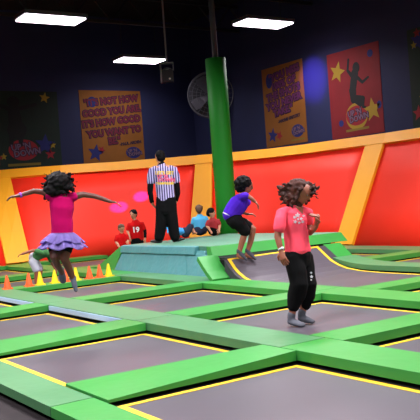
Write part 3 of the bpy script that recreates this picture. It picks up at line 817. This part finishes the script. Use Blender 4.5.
for px, py in ((314, 183), (311, 181), (313, 187), (310, 193), (309, 198), (306, 201)):
    cs.append((hc + RT * .03 + UPV * random.uniform(.03, .07), P(px, py, random.uniform(-.02, .10))))
for px, py in ((292, 179), (298, 177.5), (304, 178), (309, 181), (294, 200)):
    cs.append((hc + UPV * .03, P(px, py, random.uniform(-.06, .06))))
curls(bm, hc, cs, .046, .018, .020)
# a lock falling over the near side of the face
curls(bm, hc, [(hc + UPV * .08 - FW * .05, P(296, 196, -.12)), (hc + UPV * .09 - FW * .06 + RT * .02, P(300, 187, -.13)), (hc + UPV * .09 + RT * .06, P(309, 188, -.05))], .03, .012, .018)
for _ in range(90):
    th = random.uniform(0, 2 * PI); rr = random.uniform(.10, .145); e = hc + UPV * .01 - RT * .02 + CR * (math.cos(th) * rr * 1.15) + CU * (math.sin(th) * rr) + FW * random.uniform(-.08, .08)
    if abs(th - 5.2) < .7: continue
    a_ = hc + (e - hc) * .75
    e = e + CR * (.06 * math.cos(th)) * random.uniform(.0, 1) + UPV * random.uniform(-.03, .03)
    curls(bm, hc, [(a_, e)], .013, .018, .006)
for px, py in ((319, 184), (318, 187), (277, 184), (278, 189), (281, 201), (316, 182)):
    curls(bm, hc, [(hc.lerp(P(px, py, 0), .6), P(px, py, 0))], .016, .02, .006)
b2 = remesh(bm, .0065, 1); ruffle(b2, .014, 26); link('hair', b2, HAIR_BRN, root, world=True, smooth=True)

# ---- girl in the magenta dress, in mid-air, seen from behind
D = 9.0
g = on_z(68, 328, 0)
root = empty('person', (g.x, g.y, 0), 0, 'barefoot-height jumping girl in a magenta top and ruffled lilac skirt, arms spread', 'person')
root['label'] = 'girl in mid-air in a magenta top and ruffled lilac skirt, arms spread wide'
hc = P(61, 184, .02); hr = .12; hf = (FW * .9 + RT * .35 - UPV * .2)
bm = bmesh.new(); fb = bmesh.new()
head(bm, hc, hf, UPV, hr)
tube(bm, [P(61.5, 198), P(61, 188)], [.05, .048], n=14)
tube(bm, [P(62, 240), P(62, 222), P(62, 208), P(61.5, 197), P(61.5, 194)], [(.13, .09), (.11, .085), (.125, .09), (.13, .07), (.06, .05)], side=RT)
tube(bm, [P(52, 196.5), P(43, 192, .02), P(34, 191, .03), P(26, 193.5, .0), P(17.5, 196, -.03)], [.046, .037, .032, .028, .021], n=12)
hand(bm, fb, P(17.5, 196, -.03), P(10, 197, -.04) - P(17.5, 196, -.03), UPV, .95, .5, 1)
tube(bm, [P(72, 197), P(83, 194.5, .02), P(94, 196, .03), (P(102, 198.5, .02)), P(110.5, 201.5, 0)], [.046, .037, .032, .028, .021], n=12)
hand(bm, fb, P(110.5, 201.5, 0), P(119, 203.5, 0) - P(110.5, 201.5, 0), UPV, .95, .35, -1)
tube(bm, [P(56, 243), P(54.5, 250, -.06), P(54, 257, -.1), P(57.5, 265, .0), P(62, 273, .12)], [.082, .064, .048, .042, .028], n=12)
tube(bm, [P(66, 243), P(65, 252, -.06), P(65, 260, -.08), P(69.5, 270, -.0), P(73.6, 280, .04)], [.085, .07, .05, .044, .029], n=12)
foot(bm, P(62, 272.5, .12), P(63.2, 282, .17), .9); foot(bm, P(73.8, 281, .04), P(76, 290.5, .04), .9)
body_obj(root, bm, fb, SK_DARK)
face_parts(root, hc, hf.normalized(), UPV, hr)
M_MAG = mat('magenta jersey', (176, 0, 86), rough=.9, spec=.15)
bm = bmesh.new()
tube(bm, [P(62, 238), P(62, 230), P(61.8, 218), P(61.8, 207), P(61.5, 198.5), P(61.5, 195.5)], [(.135, .105), (.128, .10), (.128, .10), (.142, .105), (.142, .085), (.085, .06)], side=RT)
for sx, e in ((-1, (48.8, 196.3)), (1, (74.6, 196.8))):
    tube(bm, [P(61.7 + sx * 7, 198), P(61.7 + sx * 10.5, 196.9), P(*e)], [.05, .052, .05], n=14)
cloth(root, 'top', bm, M_MAG, .010, .008, 8)
M_LIL = mat('lilac ruffle cloth', (150, 130, 206), rough=.75)
def skirt_tier(cx, cy, y0, r0, y1, r1, waves, ph, tilt):
    bm = bmesh.new(); n = 96; rows = 8; G = []
    c0 = P(cx, y0); c1 = P(cx, y1)
    for k in range(rows + 1):
        f = k / rows; c = c0.lerp(c1, f); row = []
        for a_ in range(n):
            a = 2 * PI * a_ / n; r = r0 + (r1 - r0) * (f ** .8); r += .022 * f * math.sin(waves * a + ph) + .012 * f * math.sin(2.3 * waves * a)
            p = c + RT * (r * math.cos(a)) + FW * (r * .85 * math.sin(a)) + UPV * (-.018 * f * math.cos(waves * a * .5 + ph) + tilt * r * math.cos(a))
            row.append(bm.verts.new(p))
        G.append(row)
    for k in range(rows):
        for a_ in range(n): bm.faces.new((G[k][a_], G[k][(a_ + 1) % n], G[k + 1][(a_ + 1) % n], G[k + 1][a_]))
    bmesh.ops.solidify(bm, geom=bm.faces[:], thickness=.006)
    return link('skirt_tier', bm, M_LIL, root, world=True, smooth=True)
skirt_tier(62.5, 236, 232.5, .125, 242, .235, 11, .4, -.06)
skirt_tier(63, 240, 238, .15, 248, .262, 13, 1.2, -.06)
bm = bmesh.new(); tube(bm, [P(62, 238), P(62, 246)], [(.135, .1), (.14, .11)], side=RT)
tube(bm, [P(56, 244), P(55.2, 250, -.05)], [.088, .078]); tube(bm, [P(66, 244), P(65.4, 250, -.05)], [.088, .08])
cloth(root, 'shorts', bm, CL_BLACK, .011, .004)
for a_, t_ in (((61.5, 271.5, .12), (63.2, 282, .17)), ((73.3, 279.5, .04), (76, 290.5, .04))):
    bm = bmesh.new(); foot(bm, P(*a_), P(*t_), 1.05); b2 = remesh(bm, .008, 1); link('sock', b2, mat('slate sock', (88, 92, 108), rough=.9), root, world=True, smooth=True)
bm = bmesh.new(); tube(bm, [P(21.5, 194.8, -.01), P(19.6, 195.4, -.02)], [.03, .03], n=16, cap=False); link('bracelet', bm, mat('purple band', (150, 60, 190)), root, world=True)
bm = bmesh.new(); random.seed(5)
ell(bm, hc + UPV * .02 - FW * .03 - RT * .02, (.145, .13, .125)); ell(bm, hc - UPV * .06 - FW * .07 - RT * .05, (.14, .07, .08)); cs = []
for px, py in ((48, 186), (45, 190), (46, 195), (45, 199), (49, 200), (51, 182), (54, 177), (60, 175), (65, 176), (69, 179), (72, 184), (72, 188), (66, 192), (57, 194), (52, 196)):
    cs.append((hc - RT * .02 + Vector((0, 0, -.01)), P(px, py, random.uniform(-.12, .03))))
curls(bm, hc, cs, .055, .015, .022)
for _ in range(110):
    th = random.uniform(0, 2 * PI); rr = random.uniform(.13, .17); c_ = math.cos(th)
    e = hc - RT * .02 + CR * (c_ * rr * 1.1) + CU * (math.sin(th) * rr * .85) - FW * random.uniform(-.05, .12)
    a_ = hc + (e - hc) * .7; e = e + CR * (.05 * c_ * random.uniform(0, 1)) + UPV * random.uniform(-.04, .03)
    curls(bm, hc, [(a_, e)], .013, .02, .005)
for px, py in ((75, 184), (75.5, 190), (74, 180), (42, 188), (46, 202), (56, 173)):
    curls(bm, hc, [(hc.lerp(P(px, py, -.03), .6), P(px, py, -.03))], .018, .02, .006)
b2 = remesh(bm, .0075, 1); ruffle(b2, .016, 24); link('hair', b2, HAIR_BLK, root, world=True, smooth=True)

# ---- referee in the striped shirt on the platform
gp = on_z(168, 242.5, .575); D = (gp - CAM).dot(-CB)
root = empty('person', gp, 0, 'adult standing on the platform with back turned, in a striped referee shirt and black trousers', 'person')
s = D / FPX
hc = P(159.5, 156.8); hr = .118; hf = (FW * .75 - RT * .66)
bm = bmesh.new(); fb = bmesh.new()
head(bm, hc, hf, UPV, hr)
tube(bm, [P(161, 166), P(160, 158)], [.062, .06])
tube(bm, [P(166, 203), P(165, 190), P(163.5, 178), P(162.3, 168), P(161.5, 165)], [(.19, .12), (.17, .11), (.2, .125), (.2, .1), (.08, .07)], side=RT)
tube(bm, [P(152.2, 169.5), P(150.8, 182, .0), P(150.3, 192, -.02), P(152.5, 204, .10)], [.062, .052, .046, .032])
hand(bm, fb, P(152.5, 203, .10), P(155, 209, .16) - P(152.5, 203, .10), -RT, 1.05, .6, 1)
tube(bm, [P(174, 168.5), P(176.2, 181), P(177.3, 192), P(176, 202, .10)], [.062, .052, .046, .032])
hand(bm, fb, P(176, 201, .10), P(174, 208, .18) - P(176, 201, .10), RT, 1.05, .6, -1)
tube(bm, [P(161, 205), P(160, 222), P(158.5, 238)], [.1, .07, .05]); tube(bm, [P(171, 205), P(172.5, 221), P(175, 237)], [.1, .07, .05])
body_obj(root, bm, fb, SK_TAN, .013); face_parts(root, hc, hf.normalized(), UPV, hr)
m = mat('referee stripes', (230, 225, 245), rough=.8)
nt = m.node_tree; bs = nt.nodes['Principled BSDF']
tc = nt.nodes.new('ShaderNodeTexCoord'); dt = nt.nodes.new('ShaderNodeVectorMath'); dt.operation = 'DOT_PRODUCT'; dt.inputs[1].default_value = tuple(RT * (2 * PI / .048))
sn = nt.nodes.new('ShaderNodeMath'); sn.operation = 'SINE'; gt = nt.nodes.new('ShaderNodeMath'); gt.operation = 'GREATER_THAN'; gt.inputs[1].default_value = 0
mx = nt.nodes.new('ShaderNodeMix'); mx.data_type = 'RGBA'; mx.inputs[6].default_value = lin((190, 180, 225)); mx.inputs[7].default_value = lin((44, 34, 96))
nt.links.new(tc.outputs['Object'], dt.inputs[0]); nt.links.new(dt.outputs['Value'], sn.inputs[0]); nt.links.new(sn.outputs[0], gt.inputs[0]); nt.links.new(gt.outputs[0], mx.inputs[0]); nt.links.new(mx.outputs[2], bs.inputs['Base Color'])
bm = bmesh.new()
tube(bm, [P(166, 200.5), P(165.3, 192), P(164, 181), P(162.5, 171.5), P(162.2, 168), P(161.6, 166)], [(.185, .14), (.18, .135), (.19, .14), (.20, .13), (.175, .11), (.10, .08)], side=RT)
for sx, pts in ((-1, [(155, 169.5), (152, 170.5), (151, 176), (150.5, 182)]), (1, [(170, 168.7), (173.6, 169.5), (175.6, 175), (176.4, 181)])):
    tube(bm, [P(*p) for p in pts], [.075, .08, .076, .078])
o = cloth(root, 'referee_shirt', bm, m, .012, .008, 7)
bv = bvh_of(o); d0 = (P(165, 180) - CAM).normalized()
def bar(x, y, w_, h_): return [(x - w_ / 2, y - h_ / 2), (x + w_ / 2, y - h_ / 2), (x + w_ / 2, y + h_ / 2), (x - w_ / 2, y + h_ / 2)]
def decal_text(txt, size, x, y, m_, name, bold=.004):
    tb = text_bm(txt, size, 1.0, depth=0, bold=bold)
    bmesh.ops.triangulate(tb, faces=tb.faces[:]); me = bpy.data.meshes.new('x'); tb.to_mesh(me); tb.free()
    ob = bmesh.new(); shapes = [[(me.vertices[i].co.x + x, me.vertices[i].co.z + y) for i in p.vertices] for p in me.polygons]
    bpy.data.meshes.remove(me)
    decal(ob, bv, P(165, 178, -1.0), d0, CU, CR, shapes, .006)
    if len(ob.verts): link(name, ob, m_, root, world=True)
    else: ob.free()
PY_ = mat('shirt print yellow', (225, 190, 60), rough=.8); PP_ = mat('shirt print pink', (215, 90, 130), rough=.8); PK_ = mat('shirt print dark', (60, 44, 90), rough=.8)
decal_text("LET'S GET", .085, -.01, .10, PY_, 'back_print')
decal_text("UP 'N", .085, -.05, .035, PP_, 'back_print', .006)
decal_text('DOWN', .10, .03, -.035, PP_, 'back_print', .007)
decal_text('TRAMPOLINES', .055, .0, -.105, PY_, 'back_print')
bm = bmesh.new(); tube(bm, [P(161.6, 167.2), P(161.3, 163.8)], [.082, .07], n=18); link('collar', bm, CL_BLACK, root, world=True, smooth=True)
bm = bmesh.new()
tube(bm, [P(151, 178), P(150.4, 186, 0), P(150.0, 193, -.02), P(152, 202, .09)], [.062, .060, .056, .042]); link('undershirt_sleeve', bm, CL_BLACK, root, world=True, smooth=True)
bm = bmesh.new(); tube(bm, [P(176, 177), P(177, 186), P(177.6, 193), P(176.3, 200, .09)], [.062, .060, .056, .042]); link('undershirt_sleeve', bm, CL_BLACK, root, world=True, smooth=True)
bm = bmesh.new()
tube(bm, [P(166, 198), P(166.3, 205), P(166.5, 211)], [(.195, .13), (.21, .15), (.2, .15)], side=RT)
tube(bm, [P(161.8, 207), P(161.5, 222), P(159.5, 237.6)], [.125, .118, .098]); tube(bm, [P(170.5, 207), P(172.3, 222), P(175.2, 237)], [.125, .118, .098])
cloth(root, 'trousers', bm, CL_BLACK, .012, .012, 6)
for a_, k_ in (((159.5, 239), -1), ((175, 238.5), 1)):
    bm = bmesh.new(); A_ = P(*a_); A_.z = .65; T_ = A_ + FW * .05 + RT * (.17 * k_); T_.z = .60
    foot(bm, A_, T_, 1.25); b2 = remesh(bm, .012, 1)
    lo = min(v.co.z for v in b2.verts)
    for v in b2.verts: v.co.z += .577 - lo
    link('shoe', b2, SHOE_BLK, root, world=True, smooth=True)
bm = bmesh.new(); ell(bm, hc + UPV * .035 - hf.normalized() * .025, (.098, .098, .098)); ell(bm, hc - hf.normalized() * .05 - UPV * .02, (.085, .075, .085)); b2 = remesh(bm, .012, 1); ruffle(b2, .008, 30); link('hair', b2, HAIR_BLK, root, world=True, smooth=True)

# ---- boy in purple above the ramp
D = 12.45
g = P(246, 259)
root = empty('person', (g.x, g.y, .2), 0, 'boy in a purple tee and black shorts leaning forward in mid-jump beside the pillar', 'person')
hc = P(246, 186); hr = .125; hf = (RT * .95 - FW * .1 - UPV * .25); hu = UPV * .95 + RT * .25
bm = bmesh.new(); fb = bmesh.new(); head(bm, hc, hf, hu, hr)
tube(bm, [P(243, 197), P(245.5, 190)], [.052, .05])
tube(bm, [P(233, 218), P(236, 209), P(240, 200), P(242, 195)], [(.12, .11), (.11, .1), (.13, .1), (.07, .06)], side=FW)
tube(bm, [P(243, 196.5, -.13), P(247, 195.5, -.17), P(251.5, 198.5, -.18), P(255, 201.5, -.17)], [.05, .04, .034, .026]); 
hand(bm, fb, P(255, 201.5, -.17), P(258, 205, -.16) - P(255, 201.5, -.17), UPV + RT * .4, .95, .5, 1)
tube(bm, [P(244, 198, .14), P(246, 206, .18), P(243, 213, .16), P(248, 214, .12)], [.045, .036, .03, .024])
hand(bm, fb, P(248, 214, .12), RT - UPV * .1, UPV, .95, .5, -1)
tube(bm, [P(234, 221, -.08), P(241, 226, -.1), P(245.5, 231, -.11), P(242, 242, -.1), P(239, 253, -.1)], [.095, .08, .058, .05, .036])
tube(bm, [P(236, 221, .09), P(246, 224, .08), P(253, 229, .06), P(251, 240, .06), P(247.5, 252, .06)], [.095, .08, .058, .05, .036])
foot(bm, P(239, 253, -.1), P(246.5, 259, -.12), .95); foot(bm, P(247.5, 252, .06), P(255.5, 259, .03), .95)
body_obj(root, bm, fb, SK_BROWN, .011); face_parts(root, hc, hf.normalized(), hu, hr)
bm = bmesh.new()
tube(bm, [P(230.5, 215), P(234, 210), P(239, 203.5), P(243, 198), P(244, 195.5)], [(.155, .135), (.15, .15), (.16, .155), (.14, .11), (.08, .065)], side=FW)
tube(bm, [P(241, 197.5, -.1), P(244, 196.5, -.15), P(246.5, 196, -.17)], [.065, .062, .056]); tube(bm, [P(242, 197.5, .1), P(245, 199, .15), P(248, 203, .16)], [.06, .06, .058])
cloth(root, 'tee_shirt', bm, mat('purple tee', (70, 28, 180), rough=.9, spec=.2), .011, .01, 8)
bm = bmesh.new(); tube(bm, [P(229.6, 214.8), P(229.2, 215.8)], [(.148, .118), (.15, .12)], side=FW, cap=False); link('shirt_hem', bm, mat('white hem', (190, 185, 200)), root, world=True, smooth=True)
bm = bmesh.new(); tube(bm, [P(231, 215), P(233.5, 219), P(236, 222)], [(.15, .12), (.165, .14), (.16, .13)], side=FW)
tube(bm, [P(235, 221, -.08), P(241, 226, -.1), P(245, 231.5, -.11)], [.115, .105, .092]); tube(bm, [P(236, 221, .09), P(243, 224, .08), P(248.5, 227, .07)], [.115, .10, .088])
cloth(root, 'shorts', bm, CL_BLACK, .011, .01, 8)
for a_, t_ in (((239, 252, -.1), (246.5, 259.5, -.12)), ((247.5, 251.5, .06), (255.5, 259, .03))):
    bm = bmesh.new(); foot(bm, P(*a_), P(*t_), 1.14); b2 = remesh(bm, .009, 1); link('sock', b2, mat('charcoal sock', (62, 64, 74), rough=.9), root, world=True, smooth=True)
bm = bmesh.new(); ell(bm, hc + UPV * .045 - hf.normalized() * .045, (.145, .14, .12)); ell(bm, hc - hf.normalized() * .08 - UPV * .03, (.10, .12, .09)); b2 = remesh(bm, .01, 1); ruffle(b2, .02, 26); link('hair', b2, HAIR_BLK, root, world=True, smooth=True)

# ---- small background children
def child(loc, label, skin, hairm, hpos, hr_, face, torso, tw, shirt, arms=(), legs=(), pants=None, sleeves=(), extra=None, vox=.014, long_hair=False, shoes=None):
    root = empty('person', loc, 0, label, 'person')
    bm = bmesh.new(); fb = bmesh.new(); head(bm, hpos, face, UPV, hr_)
    tube(bm, [torso[-1], hpos - UPV * hr_ * .3], [.042, .042])
    tube(bm, torso, [(w_ * .85, w_ * .6) for w_ in tw], side=extra or RT)
    for a in arms:
        tube(bm, a, [.036, .032, .026, .02][:len(a)] if len(a) <= 4 else None)
        d = a[-1] - a[-2]; hand(bm, fb, a[-1], d, UPV * .9 + RT * .3, .8, .5, 1)
    for l in legs:
        tube(bm, l[:3], [.065, .048, .034]); foot(bm, l[2], l[3], .8)
    body_obj(root, bm, fb, skin, vox); face_parts(root, hpos, face.normalized(), UPV, hr_)
    bm = bmesh.new(); tube(bm, torso, [(w_, w_ * .75) for w_ in tw], side=extra or RT)
    for a in arms:
        k = a[0].lerp(a[1], .75); tube(bm, [torso[-2].lerp(a[0], .6), a[0], k], [.05, .052, .05])
    cloth(root, 'shirt', bm, shirt, vox, .008, 8)
    if pants:
        bm = bmesh.new(); tube(bm, [torso[0] + UPV * .02, torso[0] - UPV * .05], [(tw[0] * 1.02, tw[0] * .8)] * 2, side=extra or RT)
        for l in legs: tube(bm, [l[0], l[0].lerp(l[1], .85)], [.082, .07])
        cloth(root, 'shorts', bm, pants, vox, .006, 8)
    if shoes:
        for l in legs:
            bm = bmesh.new(); foot(bm, l[2], l[3], .95); link('sock', remesh(bm, .012, 1), shoes, root, world=True, smooth=True)
    bm = bmesh.new(); f = face.normalized(); ell(bm, hpos + UPV * .42 * hr_ - f * .08 * hr_, (.80 * hr_, .92 * hr_, .70 * hr_)); ell(bm, hpos - f * .45 * hr_, (.7 * hr_, .6 * hr_, .75 * hr_))
    if long_hair: ell(bm, hpos - f * .45 * hr_ - UPV * .6 * hr_, (.75 * hr_, .45 * hr_, .9 * hr_))
    b2 = remesh(bm, vox * .9, 1); ruffle(b2, .01, 30); link('hair', b2, hairm, root, world=True, smooth=True)
    return root
JER = mat('red jersey', (190, 8, 12), rough=.9, spec=.15)
# standing boy in the numbered jersey
D = 18.1; g = P(137, 240); bx, by = g.x, g.y
def Q(r, f, z): return Vector((bx, by, 0)) + RT * r + FW * f + UPV * z
hz = P(135.5, 214).z
r_ = child((bx, by, 0), 'older boy in a red jersey with a white number, behind the platform', SK_TAN, HAIR_BLK, Q(-.04, 0, hz), .11, (-FW * .9 - RT * .35),
      [Q(0, 0, hz - .60), Q(0, 0, hz - .42), Q(0, 0, hz - .25), Q(-.01, 0, hz - .16)], [.15, .15, .16, .08], JER,
      arms=([Q(-.15, 0, hz - .22), Q(-.20, -.02, hz - .38), Q(-.15, -.14, hz - .52)], [Q(.14, 0, hz - .22), Q(.20, -.01, hz - .40), Q(.20, -.10, hz - .58)]),
      legs=([Q(-.07, 0, hz - .64), Q(-.08, -.01, .32), Q(-.08, 0, .08), Q(-.09, -.15, .03)], [Q(.08, 0, hz - .64), Q(.09, -.01, .32), Q(.09, 0, .08), Q(.1, -.15, .03)]), pants=CL_BLACK, shoes=SOCK)
bm = bmesh.new(); tube(bm, [Q(.15, 0, hz - .28), Q(.20, -.01, hz - .40), Q(.20, -.08, hz - .54)], [.045, .042, .036]); link('undershirt_sleeve', bm, CL_BLACK, r_, world=True, smooth=True)
root = r_
bv = bvh_of([c_ for c_ in r_.children if c_.name.startswith('shirt')][0]); d0 = FW
tb = text_bm('19', .17, 1, depth=0, bold=.006); bmesh.ops.triangulate(tb, faces=tb.faces[:]); me = bpy.data.meshes.new('x'); tb.to_mesh(me); tb.free()
ob = bmesh.new(); decal(ob, bv, Q(0, -1, hz - .36), FW, UPV, RT, [[(me.vertices[i].co.x, me.vertices[i].co.z) for i in p.vertices] for p in me.polygons], .008); link('jersey_number', ob, mat('white number', (235, 235, 240)), r_, world=True)
# small boy in red
D = 17.0; g = P(121, 242); bx, by = 7.95, 15.58
base0 = .105
hz = on_z(0, 0, 0).z; vray = at(121.5, 229, 1) - CAM; hz = CAM.z + vray.z * (Vector((bx, by)).length / Vector((vray.x, vray.y)).length)
pc = at(121.5, 229, Vector((bx, by)).length); bx, by = pc.x, pc.y
child((bx, by, base0), 'small boy in a plain red tee at the left end of the platform', SK_TAN, HAIR_SND, Q(0, 0, hz), .095, (-FW * .6 + RT * .5 - UPV * .3),
      [Q(-.02, 0, hz - .47), Q(-.02, 0, hz - .34), Q(-.01, 0, hz - .2), Q(0, 0, hz - .12)], [.11, .115, .115, .06], mat('red tee', (200, 10, 14), rough=.9, spec=.15),
      arms=([Q(-.11, 0, hz - .17), Q(-.14, -.03, hz - .29), Q(-.08, -.12, hz - .36)], [Q(.1, 0, hz - .17), Q(.13, -.05, hz - .28), Q(.14, -.17, hz - .30)]),
      legs=([Q(-.05, 0, hz - .50), Q(-.05, 0, .28), Q(-.05, 0, .17), Q(-.05, -.12, .135)], [Q(.05, 0, hz - .50), Q(.05, 0, .28), Q(.05, 0, .17), Q(.05, -.12, .135)]), pants=CL_BLACK, shoes=SOCK)
# seated child in light blue, back turned, on the platform's far edge
gp = on_z(201, 235.5, .577); bx, by = gp.x, gp.y; hz = .577 + .50
child((bx, by, .577), 'child in a light blue shirt sitting on the platform with back turned', SK_TAN, HAIR_SND, Q(0, 0, hz), .105, FW,
      [Q(.0, 0, .66), Q(0, 0, .76), Q(0, 0, .87), Q(0, 0, .95)], [.15, .15, .15, .07], mat('light blue tee', (74, 172, 220), rough=.75),
      arms=([Q(-.13, 0, .89), Q(-.18, .01, .76), Q(-.17, .06, .64)], [Q(.13, 0, .89), Q(.18, .02, .76), Q(.14, .12, .68)]),
      legs=([Q(-.08, .05, .65), Q(-.14, .36, .67), Q(-.02, .50, .64), Q(.06, .52, .62)], [Q(.08, .05, .65), Q(.14, .36, .67), Q(.02, .42, .64), Q(-.06, .42, .62)]), pants=mat('navy shorts', (28, 34, 60), rough=.8), shoes=SOCK)
# dark haired child in red beside the pillar
gp = on_z(214, 235.6, .577); bx, by = gp.x, gp.y; hz = .577 + .44
child((bx, by, .577), 'dark-haired child in a dark red top sitting half hidden by the green pillar', SK_TAN, HAIR_BLK, Q(-.02, 0, hz), .105, (-FW * .3 + RT * .9),
      [Q(.0, 0, .66), Q(0, 0, .74), Q(0, 0, .83), Q(0, 0, .90)], [.12, .12, .12, .06], mat('dark red top', (150, 22, 30), rough=.75),
      arms=([Q(-.10, 0, .84), Q(-.14, -.04, .74), Q(-.08, -.12, .66)], [Q(.1, 0, .84), Q(.14, -.04, .74), Q(.12, -.12, .66)]),
      legs=([Q(-.06, .03, .65), Q(-.06, .30, .66), Q(-.04, .32, .64), Q(.04, .40, .62)], [Q(.06, .03, .65), Q(.08, .30, .66), Q(.08, .32, .64), Q(.12, .40, .62)]), pants=CL_BLACK)
# reclining child in blue beyond the referee's foot
gp = on_z(181, 238.8, .577); bx, by = gp.x, gp.y
child((bx, by, .577), 'child in bright blue reclining on the platform just right of the referee', SK_TAN, HAIR_BLK, Q(-.36, .05, .86), .10, (FW * .7 + RT * .5 + UPV * .3),
      [Q(.10, 0, .675), Q(-.04, 0, .70), Q(-.18, 0, .76), Q(-.28, .02, .81)], [.11, .115, .12, .06], mat('bright blue tee', (60, 160, 230), rough=.75),
      arms=([Q(-.22, -.10, .76), Q(-.24, -.16, .68), Q(-.12, -.2, .62)], [Q(-.2, .12, .76), Q(-.22, .2, .68), Q(-.12, .22, .62)]),
      legs=([Q(.14, -.05, .67), Q(.24, -.05, .80), Q(.28, -.04, .68), Q(.34, -.10, .63)], [Q(.14, .07, .67), Q(.24, .08, .78), Q(.27, .08, .68), Q(.34, .10, .63)]), pants=mat('navy shorts', (28, 34, 60)), extra=FW)
# bending child in a green shirt behind the cones
g = on_z(37, 284.5, 0); bx, by = g.x, g.y
child((bx, by, 0), 'child in a green tee and pale shorts bending over behind the row of cones', SK_BROWN, HAIR_BLK, Q(.42, .02, .50), .10, (RT * .8 - UPV * .6),
      [Q(-.02, 0, .52), Q(.10, 0, .58), Q(.22, 0, .60), Q(.31, 0, .57)], [.12, .125, .125, .06], mat('green tee', (52, 110, 56), rough=.75),
      arms=([Q(.20, -.11, .60), Q(.02, -.16, .67), Q(-.18, -.18, .62)], [Q(.24, .12, .55), Q(.28, .14, .40), Q(.34, .12, .28)]),
      legs=([Q(-.03, -.06, .46), Q(.03, -.08, .27), Q(.0, -.06, .08), Q(.10, -.08, .03)], [Q(-.03, .07, .46), Q(.07, .08, .27), Q(.03, .08, .08), Q(.13, .08, .03)]), pants=mat('pale grey shorts', (176, 176, 190), rough=.8), extra=FW)

def lowest(root):
    z = 9
    for c_ in root.children:
        if c_.type == 'MESH':
            for v in c_.data.vertices: z = min(z, v.co.z + c_.location.z + root.location.z)
    return z
SUPPORT = {0: .001, 2: .577, 4: .001, 5: .106, 6: .577, 7: .577, 8: .577, 9: .001}
ppl = sorted([o_ for o_ in bpy.data.objects if o_.name.split('.')[0] == 'person'], key=lambda o_: o_.name)
for k_, o_ in enumerate(ppl):
    if k_ in SUPPORT: o_.location.z += SUPPORT[k_] - lowest(o_)


# ------------------------------------------------------------------ camera, world, view
cam = bpy.data.cameras.new('camera'); cam.sensor_width = 36; cam.lens = FPX / 420 * 36; cam.clip_end = 200
co = bpy.data.objects.new('camera', cam); C.objects.link(co)
Mr = Matrix((CR, CU, CB)).transposed()
co.matrix_world = Matrix.Translation(CAM) @ Mr.to_4x4()
SC.camera = co
w = bpy.data.worlds.new('w'); SC.world = w; w.use_nodes = True
w.node_tree.nodes['Background'].inputs[0].default_value = (0, 0, 0, 1)
SC.view_settings.view_transform = 'Standard'; SC.view_settings.look = 'None'; SC.view_settings.gamma = 1
SC.view_settings.use_curve_mapping = False
SC.view_settings.exposure = 0.0
